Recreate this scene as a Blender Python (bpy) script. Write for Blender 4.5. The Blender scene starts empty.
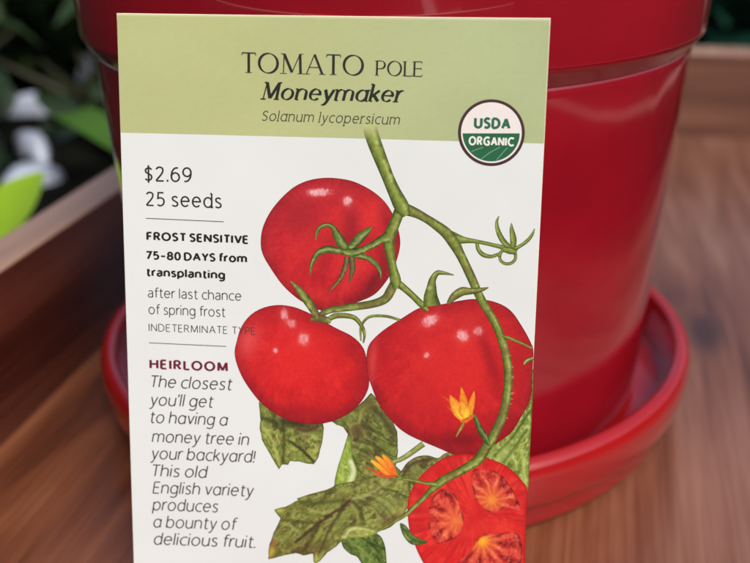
import bpy, math, random
import numpy as np
from mathutils import Vector, Matrix
from mathutils.geometry import delaunay_2d_cdt

random.seed(7)
RNG = np.random.default_rng(7)
sc = bpy.context.scene
COL = sc.collection
R = math.radians
MM = 0.001

# ------------------------------------------------------------------ materials
def new_mat(name):
    m = bpy.data.materials.new(name)
    m.use_nodes = True
    nt = m.node_tree
    return m, nt, nt.nodes['Principled BSDF']

def node(nt, kind, **kw):
    n = nt.nodes.new(kind)
    for k, v in kw.items():
        setattr(n, k, v)
    return n

def ramp(nt, stops):
    n = nt.nodes.new('ShaderNodeValToRGB')
    e = n.color_ramp.elements
    while len(e) < len(stops):
        e.new(0.5)
    for i, (p, c) in enumerate(stops):
        e[i].position = p
        e[i].color = (c[0], c[1], c[2], 1)
    return n

def mapping(nt, scale, coord='Object', rot=(0, 0, 0), loc=(0, 0, 0)):
    tc = nt.nodes.new('ShaderNodeTexCoord')
    mp = nt.nodes.new('ShaderNodeMapping')
    mp.inputs['Scale'].default_value = scale
    mp.inputs['Rotation'].default_value = rot
    mp.inputs['Location'].default_value = loc
    nt.links.new(tc.outputs[coord], mp.inputs['Vector'])
    return mp

def wood_mat(name, stops, grain_axis, rough=0.42, seed=0.0, board=None, spec=0.5, coat=0.25):
    """oiled acacia: long stretched grain, fine pores, board to board tone"""
    m, nt, b = new_mat(name)
    L = nt.links
    s = [14, 14, 14]; s[grain_axis] = 1.6
    mp = mapping(nt, s, loc=(seed, seed * .7, seed * .3))
    n1 = node(nt, 'ShaderNodeTexNoise'); n1.inputs['Scale'].default_value = 2.2
    n1.inputs['Detail'].default_value = 6; n1.inputs['Distortion'].default_value = 1.6
    L.new(mp.outputs[0], n1.inputs['Vector'])
    s2 = [520, 520, 520]; s2[grain_axis] = 14
    mp2 = mapping(nt, s2)
    n2 = node(nt, 'ShaderNodeTexNoise'); n2.inputs['Scale'].default_value = 1.0
    n2.inputs['Detail'].default_value = 3
    L.new(mp2.outputs[0], n2.inputs['Vector'])
    s3 = [60, 60, 60]; s3[grain_axis] = 4
    mp3 = mapping(nt, s3, loc=(seed, 0, 0))
    n3 = node(nt, 'ShaderNodeTexNoise'); n3.inputs['Scale'].default_value = 1.0
    n3.inputs['Detail'].default_value = 4; n3.inputs['Distortion'].default_value = .8
    L.new(mp3.outputs[0], n3.inputs['Vector'])
    a = node(nt, 'ShaderNodeMath', operation='MULTIPLY_ADD')
    L.new(n3.outputs['Fac'], a.inputs[0]); a.inputs[1].default_value = .55
    L.new(n1.outputs['Fac'], a.inputs[2])
    c = node(nt, 'ShaderNodeMath', operation='MULTIPLY_ADD')
    L.new(n2.outputs['Fac'], c.inputs[0]); c.inputs[1].default_value = .34
    L.new(a.outputs[0], c.inputs[2])
    last = c
    if board:
        ax, w = board
        tc = nt.nodes.new('ShaderNodeTexCoord'); sp = nt.nodes.new('ShaderNodeSeparateXYZ')
        L.new(tc.outputs['Object'], sp.inputs[0])
        d = node(nt, 'ShaderNodeMath', operation='DIVIDE'); L.new(sp.outputs[ax], d.inputs[0]); d.inputs[1].default_value = w
        fl = node(nt, 'ShaderNodeMath', operation='FLOOR'); L.new(d.outputs[0], fl.inputs[0])
        wn = node(nt, 'ShaderNodeTexWhiteNoise', noise_dimensions='1D'); L.new(fl.outputs[0], wn.inputs['W'])
        q = node(nt, 'ShaderNodeMath', operation='MULTIPLY_ADD')
        L.new(wn.outputs['Value'], q.inputs[0]); q.inputs[1].default_value = .22; L.new(last.outputs[0], q.inputs[2])
        last = q
    sub = node(nt, 'ShaderNodeMath', operation='SUBTRACT'); L.new(last.outputs[0], sub.inputs[0]); sub.inputs[1].default_value = .48
    r = ramp(nt, stops)
    L.new(sub.outputs[0], r.inputs[0])
    colout = r.outputs[0]
    if board:
        # right-hand boards take the sky's mauve sheen as a colour tint; one carries a knot
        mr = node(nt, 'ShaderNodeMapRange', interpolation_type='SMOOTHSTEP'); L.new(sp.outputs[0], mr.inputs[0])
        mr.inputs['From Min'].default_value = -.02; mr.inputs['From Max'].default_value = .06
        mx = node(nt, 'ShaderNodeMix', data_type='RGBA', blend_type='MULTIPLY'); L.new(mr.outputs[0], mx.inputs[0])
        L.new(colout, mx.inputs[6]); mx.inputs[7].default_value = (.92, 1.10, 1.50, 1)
        mk = mapping(nt, (95, 42, 1), loc=(-4.2, -14.4, 0))
        ln = node(nt, 'ShaderNodeVectorMath', operation='LENGTH'); L.new(mk.outputs[0], ln.inputs[0])
        m2 = node(nt, 'ShaderNodeMapRange', interpolation_type='SMOOTHSTEP'); L.new(ln.outputs['Value'], m2.inputs[0])
        m2.inputs['From Min'].default_value = .2; m2.inputs['From Max'].default_value = 1.0
        m2.inputs['To Min'].default_value = .7; m2.inputs['To Max'].default_value = 0
        mz = node(nt, 'ShaderNodeMix', data_type='RGBA'); L.new(m2.outputs[0], mz.inputs[0])
        L.new(mx.outputs[2], mz.inputs[6]); mz.inputs[7].default_value = (.03, .012, .010, 1)
        colout = mz.outputs[2]
    L.new(colout, b.inputs['Base Color'])
    rr = node(nt, 'ShaderNodeMapRange'); L.new(n2.outputs['Fac'], rr.inputs[0])
    rr.inputs['To Min'].default_value = rough - .08; rr.inputs['To Max'].default_value = rough + .1
    L.new(rr.outputs[0], b.inputs['Roughness'])
    bp = nt.nodes.new('ShaderNodeBump'); bp.inputs['Strength'].default_value = .25; bp.inputs['Distance'].default_value = .0006
    L.new(n2.outputs['Fac'], bp.inputs['Height']); L.new(bp.outputs[0], b.inputs['Normal'])
    b.inputs['Specular IOR Level'].default_value = spec
    b.inputs['Coat Weight'].default_value = coat
    b.inputs['Coat Roughness'].default_value = .26
    return m

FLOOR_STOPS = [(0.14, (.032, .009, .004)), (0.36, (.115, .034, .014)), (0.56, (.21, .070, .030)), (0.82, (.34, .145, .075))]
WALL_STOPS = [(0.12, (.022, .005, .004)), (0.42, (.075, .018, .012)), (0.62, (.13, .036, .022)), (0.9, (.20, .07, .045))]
BACK_STOPS = [(0.12, (.055, .020, .012)), (0.38, (.13, .050, .030)), (0.6, (.21, .092, .055)), (0.9, (.30, .15, .10))]
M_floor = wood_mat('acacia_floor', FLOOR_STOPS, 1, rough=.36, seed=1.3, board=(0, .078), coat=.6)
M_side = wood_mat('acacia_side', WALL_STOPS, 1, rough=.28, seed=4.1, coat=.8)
M_back = wood_mat('acacia_back', BACK_STOPS, 0, rough=.42, seed=7.7)

def glaze_mat(name, col, col2, rough=.16, coat=1.0):
    m, nt, b = new_mat(name)
    L = nt.links
    mp = mapping(nt, (18, 18, 30))
    n = node(nt, 'ShaderNodeTexNoise'); n.inputs['Scale'].default_value = 1.5; n.inputs['Detail'].default_value = 3
    L.new(mp.outputs[0], n.inputs['Vector'])
    r = ramp(nt, [(.3, col), (.7, col2)])
    L.new(n.outputs['Fac'], r.inputs[0]); L.new(r.outputs[0], b.inputs['Base Color'])
    mp2 = mapping(nt, (34, 34, 6))
    n2 = node(nt, 'ShaderNodeTexNoise'); n2.inputs['Scale'].default_value = 1.0; n2.inputs['Detail'].default_value = 2
    L.new(mp2.outputs[0], n2.inputs['Vector'])
    bp = nt.nodes.new('ShaderNodeBump'); bp.inputs['Strength'].default_value = .5; bp.inputs['Distance'].default_value = .0018
    L.new(n2.outputs['Fac'], bp.inputs['Height']); L.new(bp.outputs[0], b.inputs['Normal']); L.new(bp.outputs[0], b.inputs['Coat Normal'])
    b.inputs['Roughness'].default_value = rough
    b.inputs['Coat Weight'].default_value = coat
    b.inputs['Coat Roughness'].default_value = .03
    b.inputs['Coat IOR'].default_value = 1.6
    return m
M_glaze = glaze_mat('red_glaze', (.27, .005, .014), (.34, .007, .018))
M_glaze2 = glaze_mat('red_glaze_saucer', (.34, .008, .011), (.41, .011, .013), .14, .7)

def simple_mat(name, stops, scale=40, rough=.8, bump=.3, dist=.002, spec=.3):
    m, nt, b = new_mat(name)
    L = nt.links
    mp = mapping(nt, (1, 1, 1))
    n = node(nt, 'ShaderNodeTexNoise'); n.inputs['Scale'].default_value = scale; n.inputs['Detail'].default_value = 6
    L.new(mp.outputs[0], n.inputs['Vector'])
    r = ramp(nt, stops)
    L.new(n.outputs['Fac'], r.inputs[0]); L.new(r.outputs[0], b.inputs['Base Color'])
    bp = nt.nodes.new('ShaderNodeBump'); bp.inputs['Strength'].default_value = bump; bp.inputs['Distance'].default_value = dist
    L.new(n.outputs['Fac'], bp.inputs['Height']); L.new(bp.outputs[0], b.inputs['Normal'])
    b.inputs['Roughness'].default_value = rough
    b.inputs['Specular IOR Level'].default_value = spec
    return m
M_soil = simple_mat('dark_soil', [(.3, (.002, .003, .002)), (.7, (.009, .010, .006))], 30, .95, .8, .01, .1)
M_pot_soil = simple_mat('potting_mix', [(.3, (.012, .008, .005)), (.7, (.05, .032, .02))], 300, .95, 1, .003, .1)
M_gap_stone = simple_mat('bright_gap', [(.3, (.42, .50, .70)), (.7, (.66, .74, .88))], 14, .6, .3, .004)  # pale blue imitates the brightness of gaps in the foliage
def leaf_mat(name, a, b_, rough=.55, spec=.25):
    m = simple_mat(name, [(.3, a), (.7, b_)], 9, rough, .3, .004, spec)
    return m
M_leaf_dark = leaf_mat('dark_leaf', (.006, .014, .010), (.045, .085, .026), .3, .5)
M_leaf_teal = leaf_mat('teal_leaf', (.006, .030, .022), (.020, .090, .055), .35, .4)
M_leaf_mid = leaf_mat('mid_leaf', (.03, .09, .010), (.07, .17, .018))
M_leaf_lime = leaf_mat('lime_leaf', (.14, .30, .01), (.36, .54, .03), .4)
M_stem = leaf_mat('plant_stem', (.03, .035, .02), (.06, .06, .035))

M_print, nt, b = new_mat('printed_paper')
at = node(nt, 'ShaderNodeAttribute', attribute_name='print')
nt.links.new(at.outputs['Color'], b.inputs['Base Color'])
b.inputs['Roughness'].default_value = .38
b.inputs['Specular IOR Level'].default_value = .4
mp = mapping(nt, (1500, 1500, 1500))
n = node(nt, 'ShaderNodeTexNoise'); n.inputs['Scale'].default_value = 1; n.inputs['Detail'].default_value = 4
nt.links.new(mp.outputs[0], n.inputs['Vector'])
bp = nt.nodes.new('ShaderNodeBump'); bp.inputs['Strength'].default_value = .12; bp.inputs['Distance'].default_value = .0001
nt.links.new(n.outputs['Fac'], bp.inputs['Height']); nt.links.new(bp.outputs[0], b.inputs['Normal'])

# ------------------------------------------------------------------ objects
def link(name, me, mat, parent=None):
    if mat is not None:
        me.materials.append(mat)
    o = bpy.data.objects.new(name, me)
    COL.objects.link(o)
    if parent is not None:
        o.parent = parent
    return o

def tag(o, label, cat, group=None):
    o['label'] = label; o['category'] = cat
    if group: o['group'] = group
    return o

def thing(name, label, cat, loc=(0, 0, 0), rotz=0, group=None):
    o = bpy.data.objects.new(name, None)
    COL.objects.link(o)
    o.location = loc; o.rotation_euler = (0, 0, rotz); o.empty_display_size = .02
    return tag(o, label, cat, group)

def mesh_from(verts, faces, smooth=True):
    me = bpy.data.meshes.new('m')
    me.from_pydata([tuple(map(float, v)) for v in verts], [], [tuple(int(i) for i in f) for f in faces])
    if smooth:
        me.polygons.foreach_set('use_smooth', [True] * len(me.polygons))
    me.update()
    return me

def lathe(profile, seg=160):
    """closed or open profile of (radius, height) in mm turned about z"""
    prof = np.array(profile, float) * MM
    n = len(prof)
    v = []
    for k in range(seg):
        a = 2 * math.pi * k / seg
        for r_, z in prof:
            v.append((r_ * math.cos(a), r_ * math.sin(a), z))
    f = []
    for k in range(seg):
        k2 = (k + 1) % seg
        for i in range(n - 1):
            f.append((k * n + i, k2 * n + i, k2 * n + i + 1, k * n + i + 1))
    return mesh_from(v, f)

def smooth_profile(pts, rad=1.0, steps=5):
    """rounds every corner of a profile"""
    pts = [np.array(p, float) for p in pts]
    out = [pts[0]]
    for i in range(1, len(pts) - 1):
        a, b_, c = pts[i - 1], pts[i], pts[i + 1]
        da, dc = a - b_, c - b_
        la, lc = np.linalg.norm(da), np.linalg.norm(dc)
        q = min(rad, la * .45, lc * .45)
        p0, p2 = b_ + da / la * q, b_ + dc / lc * q
        for t in np.linspace(0, 1, steps):
            out.append((1 - t) ** 2 * p0 + 2 * t * (1 - t) * b_ + t * t * p2)
    out.append(pts[-1])
    return out

def rounded_box(x0, x1, y0, y1, z0, z1, bev):
    import bmesh
    bm = bmesh.new()
    bmesh.ops.create_cube(bm, size=1)
    for v in bm.verts:
        v.co = Vector((x0 + (v.co.x + .5) * (x1 - x0), y0 + (v.co.y + .5) * (y1 - y0), z0 + (v.co.z + .5) * (z1 - z0)))
    bmesh.ops.bevel(bm, geom=bm.edges[:], offset=bev, segments=3, profile=.5, affect='EDGES')
    me = bpy.data.meshes.new('m'); bm.to_mesh(me); bm.free()
    me.polygons.foreach_set('use_smooth', [False] * len(me.polygons))
    return me

# ------------------------------------------------------------------ camera
F_PX, PITCH, ROLL, CAM_H = 980.0, R(23.8), -0.0155, 157.0
cd = bpy.data.cameras.new('camera')
cam = bpy.data.objects.new('camera', cd); COL.objects.link(cam); sc.camera = cam
cp, sp_ = math.cos(PITCH), math.sin(PITCH)
right, up, back = Vector((1, 0, 0)), Vector((0, sp_, cp)), Vector((0, -cp, sp_))
cr, sr = math.cos(ROLL), math.sin(ROLL)
r2, u2 = right * cr + up * sr, -right * sr + up * cr
mw = Matrix((r2, u2, back)).transposed().to_4x4()
mw.translation = Vector((0, 0, CAM_H * MM))
cam.matrix_world = mw
cd.sensor_width = 36; cd.lens = 36 * F_PX / 750
cd.clip_start = .01; cd.clip_end = 500
cd.dof.use_dof = True
cd.dof.focus_distance = .2065
cd.dof.aperture_fstop = 11.5

# ------------------------------------------------------------------ light
SUN_EL, SUN_AZ = R(50), R(154)      # azimuth clockwise from +y
w = bpy.data.worlds.new('World'); sc.world = w; w.use_nodes = True
wn = w.node_tree
sky = wn.nodes.new('ShaderNodeTexSky'); sky.sky_type = 'NISHITA'; sky.sun_disc = False
sky.sun_elevation = SUN_EL; sky.sun_rotation = SUN_AZ
sky.air_density = .8; sky.dust_density = 5.0; sky.ozone_density = .6
wn.links.new(sky.outputs[0], wn.nodes['Background'].inputs[0])
wn.nodes['Background'].inputs[1].default_value = .13
sd = bpy.data.lights.new('sun', 'SUN'); so = bpy.data.objects.new('sun', sd); COL.objects.link(so)
sd.energy = 1.85; sd.angle = R(30); sd.color = (1, .955, .90)
dirv = Vector((math.sin(SUN_AZ) * math.cos(SUN_EL), math.cos(SUN_AZ) * math.cos(SUN_EL), math.sin(SUN_EL)))
so.rotation_euler = dirv.to_track_quat('Z', 'Y').to_euler()
so.location = dirv * 3
sc.view_settings.view_transform = 'Standard'
sc.view_settings.look = 'None'
sc.view_settings.exposure = 0

# ------------------------------------------------------------------ ground
g = mesh_from([(-200, -200, 0), (200, -200, 0), (200, 200, 0), (-200, 200, 0)], [(0, 1, 2, 3)], False)
go = link('ground', g, M_soil); go.location = (0, 0, -.030); go['kind'] = 'structure'

M_reflector = simple_mat('pale_reflector', [(.3, (.46, .45, .46)), (.7, (.62, .60, .60))], 6, .7, .3, .004)  # unseen pale strip, added so the pot glaze reflects a streak
pv = mesh_from([(.225, -3, 0), (.285, -3, 0), (.285, .70, 0), (.225, .70, 0)], [(0, 1, 2, 3)], False)
po_ = link('streak_reflector', pv, M_reflector); po_.location = (0, 0, -.026); po_.rotation_euler = (0, 0, R(-13.3)); po_['kind'] = 'structure'

# ------------------------------------------------------------------ wooden tray
TR = R(-13.3)
tray = thing('wooden_tray', 'dark reddish brown wooden tray with raised sides holding the red pot', 'tray', (0, 0, -.008), TR)
AL, AR, BF, BB, TH = -.1705, .165, -.10, .618, .016
M_top_skylit = wood_mat('acacia_rim_skylit', [(0.1, (.18, .09, .06)), (0.4, (.36, .21, .145)), (0.7, (.50, .33, .25)), (0.95, (.6, .45, .36))], 1, rough=.38, seed=2.2)  # lighter top faces: open-sky light mixed into the wood colour
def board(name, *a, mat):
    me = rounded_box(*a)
    o = link(name, me, mat, tray); me.materials.append(M_top_skylit)
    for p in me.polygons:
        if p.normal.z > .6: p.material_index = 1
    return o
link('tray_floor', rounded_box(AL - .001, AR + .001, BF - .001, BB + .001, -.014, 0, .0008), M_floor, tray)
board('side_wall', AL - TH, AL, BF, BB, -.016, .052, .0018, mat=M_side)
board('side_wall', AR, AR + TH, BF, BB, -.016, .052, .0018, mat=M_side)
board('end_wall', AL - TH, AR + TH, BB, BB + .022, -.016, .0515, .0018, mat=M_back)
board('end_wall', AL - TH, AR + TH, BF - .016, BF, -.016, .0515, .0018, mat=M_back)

# ------------------------------------------------------------------ pot and saucer
PX, PY = 5.9, 291.2
pot = thing('flower_pot', 'large glossy red glazed flower pot with a thick rim', 'flower pot', (PX * MM, PY * MM, .0062))
outer = smooth_profile([(40, -4.2), (74, -4.2), (77.3, -3.9), (78.1, -2), (78.6, 2.5), (80.2, 30), (82.3, 70), (84.3, 100.6), (84.0, 102.6)], 1.2)
link('pot_body', lathe(outer + smooth_profile([(84.0, 102.6), (78, 102.7), (76, 60), (72, 8), (0, 7)], 1.5)), M_glaze, pot)
rim = smooth_profile([(78, 102.4), (84.2, 102.2), (84.7, 102.9), (87.0, 106.0), (87.5, 107.0), (87.8, 113), (88.9, 143), (88.6, 148), (86, 150), (81, 149.5), (79.5, 145), (78, 102.4)], .8, 6)
link('pot_rim', lathe(rim), M_glaze, pot)
soil_prof = [(0, 139)] + [(r_, 139 + 1.2 * math.sin(r_ * 1.7)) for r_ in range(6, 79, 6)] + [(79.3, 138)]
so_ = link('potting_soil', lathe(soil_prof, 90), M_pot_soil); so_.location = (PX * MM, PY * MM, .0062); so_['kind'] = 'stuff'
tag(so_, 'dark potting soil filling the red flower pot', 'soil')

sau = thing('plant_saucer', 'round glossy red saucer with a rolled rim under the pot', 'saucer', (PX * MM, PY * MM, 0))
dish = smooth_profile([(0, -7.8), (84, -7.8), (87.4, -7.6), (88.8, -5.5), (89.8, 1.2), (91.0, 2.2), (88.6, 2.6), (86.5, 2.0), (0, 2.0)], 1.3)
link('saucer_dish', lathe(dish), M_glaze2, sau)
rimp = smooth_profile([(88.2, 1.6), (91.2, 1.4), (92.8, 3.4), (93.8, 8), (94.3, 13.2), (93.2, 16.2), (91.2, 17.2), (89.4, 16.6), (88.3, 13.5), (87.2, 2.6), (88.2, 1.6)], 1.8, 6)
link('saucer_rim', lathe(rimp), M_glaze2, sau)

# ------------------------------------------------------------------ seed packet frame
PO = Vector((-12.6586205, 174.08227918, 0)); PU = Vector((0.99520965, -0.09707758, -0.01156278)); PV = Vector((0.03307971, 0.22308293, 0.97423803))
PU.normalize(); PV = (PV - PU * PV.dot(PU)).normalized(); PN = PU.cross(PV)
PO = PO - PV * 8.21
PW, PH = 88.22, 137.84
packet = thing('seed_packet', 'cream and green tomato seed packet leaning against the red pot', 'seed packet')
pm = Matrix((PU, PV, PN)).transposed().to_4x4(); pm.translation = PO * MM
packet.matrix_world = pm

def dish_z(u, v):
    """gentle sag of the paper between its side folds (mm)"""
    q = 1 - (2 * u / PW) ** 2
    return -1.0 * q + .12 * np.sin(v / 17.0 + u / 30) * q + .09 * np.sin(u / 8.0 + v / 23.0) * np.sin(v / 12.0 - u / 30.0 - 1) * q

_o = np.array([0, 0, CAM_H]); _O = np.array(PO); _U = np.array(PU); _V = np.array(PV); _N = np.array(PN)
def print_uv(px):
    """measured position on the photographed print -> (u, v) in mm on the paper"""
    px = np.atleast_2d(np.asarray(px, float))
    x = px[:, 0] - 375; y = px[:, 1] - 281.5
    X = x * cr + y * sr; Y = -x * sr + y * cr
    d = np.stack([X / F_PX, cp - Y / F_PX * sp_, -sp_ - Y / F_PX * cp], 1)
    z = np.zeros(len(d))
    for _ in range(4):
        t = (((_O - _o) @ _N) + z) / (d @ _N)
        P = _o + d * t[:, None] - _O
        u, v = P @ _U, P @ _V
        z = dish_z(u, v)
    return np.stack([u, v], 1)

def lift(uv, z):
    """(u, v) + layer height in mm -> local metres on the sagging sheet"""
    uv = np.asarray(uv, float)
    zz = dish_z(uv[:, 0], uv[:, 1]) + z
    return np.column_stack([uv * MM, zz * MM])

GAIN = 1.0
def lin(c):
    c = np.asarray(c, float) / 255
    l = np.where(c <= .04045, c / 12.92, ((c + .055) / 1.055) ** 2.4)
    return np.clip(l / GAIN, 0, .93)

def put_colours(me, rgb):
    """rgb: per-vertex photo-like sRGB 0..255"""
    a = me.color_attributes.new('print', 'FLOAT_COLOR', 'POINT')
    c = np.ones((len(me.vertices), 4)); c[:, :3] = lin(np.clip(rgb, 0, 255))
    a.data.foreach_set('color', c.astype(np.float32).ravel())

# value noise
_tab = RNG.random((256, 256))
def vnoise(x, y):
    xi, yi = np.floor(x).astype(int), np.floor(y).astype(int)
    fx, fy = x - xi, y - yi
    fx, fy = fx * fx * (3 - 2 * fx), fy * fy * (3 - 2 * fy)
    T = lambda i, j: _tab[i & 255, j & 255]
    return (T(xi, yi) * (1 - fx) + T(xi + 1, yi) * fx) * (1 - fy) + (T(xi, yi + 1) * (1 - fx) + T(xi + 1, yi + 1) * fx) * fy
def fbm(x, y, o=4):
    s = 0; a = .5; t = 0
    for i in range(o):
        s = s + a * vnoise(x * 2 ** i + 17 * i, y * 2 ** i + 31 * i); t += a; a *= .55
    return s / t
def sstep(a, b, x):
    t = np.clip((x - a) / (b - a), 0, 1); return t * t * (3 - 2 * t)
def mix(a, b, t):
    a = np.asarray(a, float); b = np.asarray(b, float)
    t = np.asarray(t)[:, None]
    return a * (1 - t) + b * t

def catmull(pts, step=1.5, closed=False):
    P = np.asarray(pts, float); n = len(P); out = []
    for i in range(n if closed else n - 1):
        if closed:
            p0, p1, p2, p3 = P[(i - 1) % n], P[i], P[(i + 1) % n], P[(i + 2) % n]
        else:
            p1, p2 = P[i], P[i + 1]
            p0 = P[i - 1] if i else 2 * p1 - p2
            p3 = P[i + 2] if i + 2 < n else 2 * p2 - p1
        k = max(2, int(np.linalg.norm((p2 - p1)[:2]) / step))
        for t in np.linspace(0, 1, k, endpoint=False):
            out.append(.5 * (2 * p1 + (p2 - p0) * t + (2 * p0 - 5 * p1 + 4 * p2 - p3) * t * t + (3 * p1 - p0 - 3 * p2 + p3) * t ** 3))
    if not closed: out.append(P[-1])
    return np.array(out)

def linear(pts, step=1.5, wob=.0):
    P = np.asarray(pts, float); n = len(P); out = []
    for i in range(n):
        a, b_ = P[i], P[(i + 1) % n]
        k = max(1, int(np.linalg.norm(b_ - a) / step))
        for t in np.linspace(0, 1, k, endpoint=False): out.append(a + (b_ - a) * t)
    out = np.array(out)
    if wob:
        out = out + wob * (np.stack([fbm(out[:, 0] / 5, out[:, 1] / 5), fbm(out[:, 0] / 5 + 40, out[:, 1] / 5 + 9)], 1) - .5) * 2
    return out

def inside(P, poly):
    x, y = P[:, 0], P[:, 1]; c = np.zeros(len(P), bool)
    for i in range(len(poly)):
        x1, y1 = poly[i - 1]; x2, y2 = poly[i]
        if y1 == y2: continue
        k = ((y1 > y) != (y2 > y)) & (x < (x2 - x1) * (y - y1) / (y2 - y1) + x1)
        c ^= k
    return c

def dist_line(P, line, closed=False):
    d = np.full(len(P), 1e9)
    L = np.asarray(line, float)
    for i in range(len(L) if closed else len(L) - 1):
        a, b_ = L[i], L[(i + 1) % len(L)]
        ab = b_ - a; q = ab @ ab
        if q < 1e-9: continue
        t = np.clip(((P - a) @ ab) / q, 0, 1)
        d = np.minimum(d, np.hypot(*(P - a - t[:, None] * ab).T))
    return d

_layer = [0.004]
def next_layer(k_=.0009):
    _layer[0] += k_; return _layer[0]

def patch(name, poly, paint, parent, sp=.75, z=None):
    """a printed area: outline in measured positions, dense points painted by paint(P, edge_distance)"""
    poly = np.asarray(poly, float)
    x0, y0 = poly.min(0); x1, y1 = poly.max(0)
    gx, gy = np.meshgrid(np.arange(x0, x1, sp), np.arange(y0, y1, sp))
    G = np.stack([gx.ravel(), gy.ravel()], 1); G = G + (RNG.random(G.shape) - .5) * sp * .3
    G = G[inside(G, poly)]
    ed = dist_line(G, poly, True)
    G = G[ed > sp * .45]
    P = np.vstack([poly, G]); n = len(poly)
    vv, _, ff, *_r = delaunay_2d_cdt([Vector(p) for p in P], [], [list(range(n))], 1, 1e-4)
    V = np.array([tuple(p) for p in vv])
    uv = print_uv(V)
    me = mesh_from(lift(uv, next_layer() if z is None else z), ff)
    # face towards the reader
    if len(me.polygons) and sum(p.normal.z for p in me.polygons[:20]) < 0: me.flip_normals()
    put_colours(me, paint(V, dist_line(V, poly, True)))
    return link(name, me, M_print, parent)

def ribbon_geo(pts, paint, z, nc=6, step=1.0):
    """pts: (x, y, width) centreline; returns verts(px), faces, colours"""
    C = catmull(pts, step)
    p = C[:, :2]; wd = np.maximum(C[:, 2], .5)
    t = np.gradient(p, axis=0); t /= np.linalg.norm(t, axis=1)[:, None] + 1e-9
    nrm = np.stack([-t[:, 1], t[:, 0]], 1)
    a = np.linspace(-1, 1, nc + 1)
    V = (p[:, None, :] + nrm[:, None, :] * (a[None, :, None] * wd[:, None, None] / 2)).reshape(-1, 2)
    s = np.repeat(np.arange(len(p)) / max(1, len(p) - 1), nc + 1); aa = np.tile(a, len(p))
    F = []
    m = nc + 1
    for i in range(len(p) - 1):
        for j in range(nc):
            F.append((i * m + j, i * m + j + 1, (i + 1) * m + j + 1, (i + 1) * m + j))
    return V, F, paint(V, aa, s), z

def ribbons(name, items, parent):
    Vs, Fs, Cs, n = [], [], [], 0
    for (pts, paint) in items:
        V, F, C, z = ribbon_geo(pts, paint, next_layer(.0002))
        uv = print_uv(V); L3 = lift(uv, z)
        Vs.append(L3); Cs.append(C); Fs += [tuple(i + n for i in f) for f in F]; n += len(V)
    me = mesh_from(np.vstack(Vs), Fs)
    me.update()
    nz = np.zeros(len(me.polygons) * 3); me.polygons.foreach_get('normal', nz)
    # consistent facing
    nz = nz.reshape(-1, 3)[:, 2]
    if (nz < 0).sum() > len(nz) / 2: me.flip_normals()
    put_colours(me, np.vstack(Cs))
    return link(name, me, M_print, parent)

# ------------------------------------------------------------------ packet paper
PAPER = np.array([219, 225, 224.])
def paper_sheet(z_fn, flip=False, nu=60, nv=84):
    us = np.linspace(-PW / 2, PW / 2, nu + 1); vs = np.linspace(0, PH, nv + 1)
    V = [(u * MM, v * MM, z_fn(u, v) * MM) for v in vs for u in us]
    F = []
    for j in range(nv):
        for i in range(nu):
            q = (j * (nu + 1) + i, j * (nu + 1) + i + 1, (j + 1) * (nu + 1) + i + 1, (j + 1) * (nu + 1) + i)
            F.append(q[::-1] if flip else q)
    return mesh_from(V, F), us, vs
def back_z(u, v):
    q = 1 - (2 * u / PW) ** 2
    e = min(1.0, v / 6.0) * min(1.0, (PH - v) / 6.0 + .25)
    return dish_z(u, v) - .34 - 1.5 * q * e
me, us, vs = paper_sheet(lambda u, v: dish_z(u, v))
V = np.array([v.co[:] for v in me.vertices]) / MM
sp_n = fbm(V[:, 0] / 9, V[:, 1] / 9)
put_colours(me, PAPER + (sp_n[:, None] - .5) * 5)
link('front_panel', me, M_print, packet)
me, _, _ = paper_sheet(back_z, True)
put_colours(me, np.tile(PAPER * .97, (len(me.vertices), 1)))
link('back_panel', me, M_print, packet)
# folded edge all round
ring = [(u, 0.0) for u in us] + [(PW / 2, v) for v in vs[1:]] + [(u, PH) for u in us[::-1][1:]] + [(-PW / 2, v) for v in vs[::-1][1:-1]]
Vr = []
for (u, v) in ring:
    zf, zb = dish_z(u, v), back_z(u, v)
    ou = math.copysign(.12, u) if abs(abs(u) - PW / 2) < 1e-6 else 0
    ov = (.12 if v > PH - 1e-6 else (-.12 if v < 1e-6 else 0))
    Vr += [(u, v, zf), (u + ou, v + ov, zf - .1), (u + ou, v + ov, zb + .08), (u, v, zb)]
Fr = []
nr = len(ring)
for i in range(nr):
    j = (i + 1) % nr
    for k in range(3): Fr.append((i * 4 + k, i * 4 + k + 1, j * 4 + k + 1, j * 4 + k))
me = mesh_from(np.array(Vr) * MM, Fr)
put_colours(me, np.tile(np.array([238, 232, 205.]), (len(me.vertices), 1)))
link('folded_edge', me, M_print, packet)

# header band
bl, br_ = print_uv([(121, 132.6)])[0], print_uv([(543, 143.5)])[0]
nu, nv = 110, 46
Vb, Fb, Cb = [], [], []
for j in range(nv + 1):
    for i in range(nu + 1):
        u = -PW / 2 + PW * i / nu
        vb = bl[1] + (br_[1] - bl[1]) * (u - bl[0]) / (br_[0] - bl[0])
        v = vb + (PH - vb) * j / nv
        Vb.append((u, v))
for j in range(nv):
    for i in range(nu):
        Fb.append((j * (nu + 1) + i, j * (nu + 1) + i + 1, (j + 1) * (nu + 1) + i + 1, (j + 1) * (nu + 1) + i))
Vb = np.array(Vb)
me = mesh_from(lift(Vb, .003), Fb)
t = fbm(Vb[:, 0] / 30 + 3, Vb[:, 1] / 22 + 5, 3)
cb = mix((180, 187, 131), (168, 182, 136), sstep(-PW * .25, PW * .45, Vb[:, 0]) * .8)
cb = cb + ((t - .5) * 14)[:, None] + (RNG.random((len(Vb), 1)) - .5) * 3
edge = np.maximum(sstep(PH - .55, PH, Vb[:, 1]), 0)
cb = cb * (1 - edge[:, None] * .75) + np.array([226, 224, 186]) * edge[:, None] * .75
put_colours(me, cb)
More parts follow.
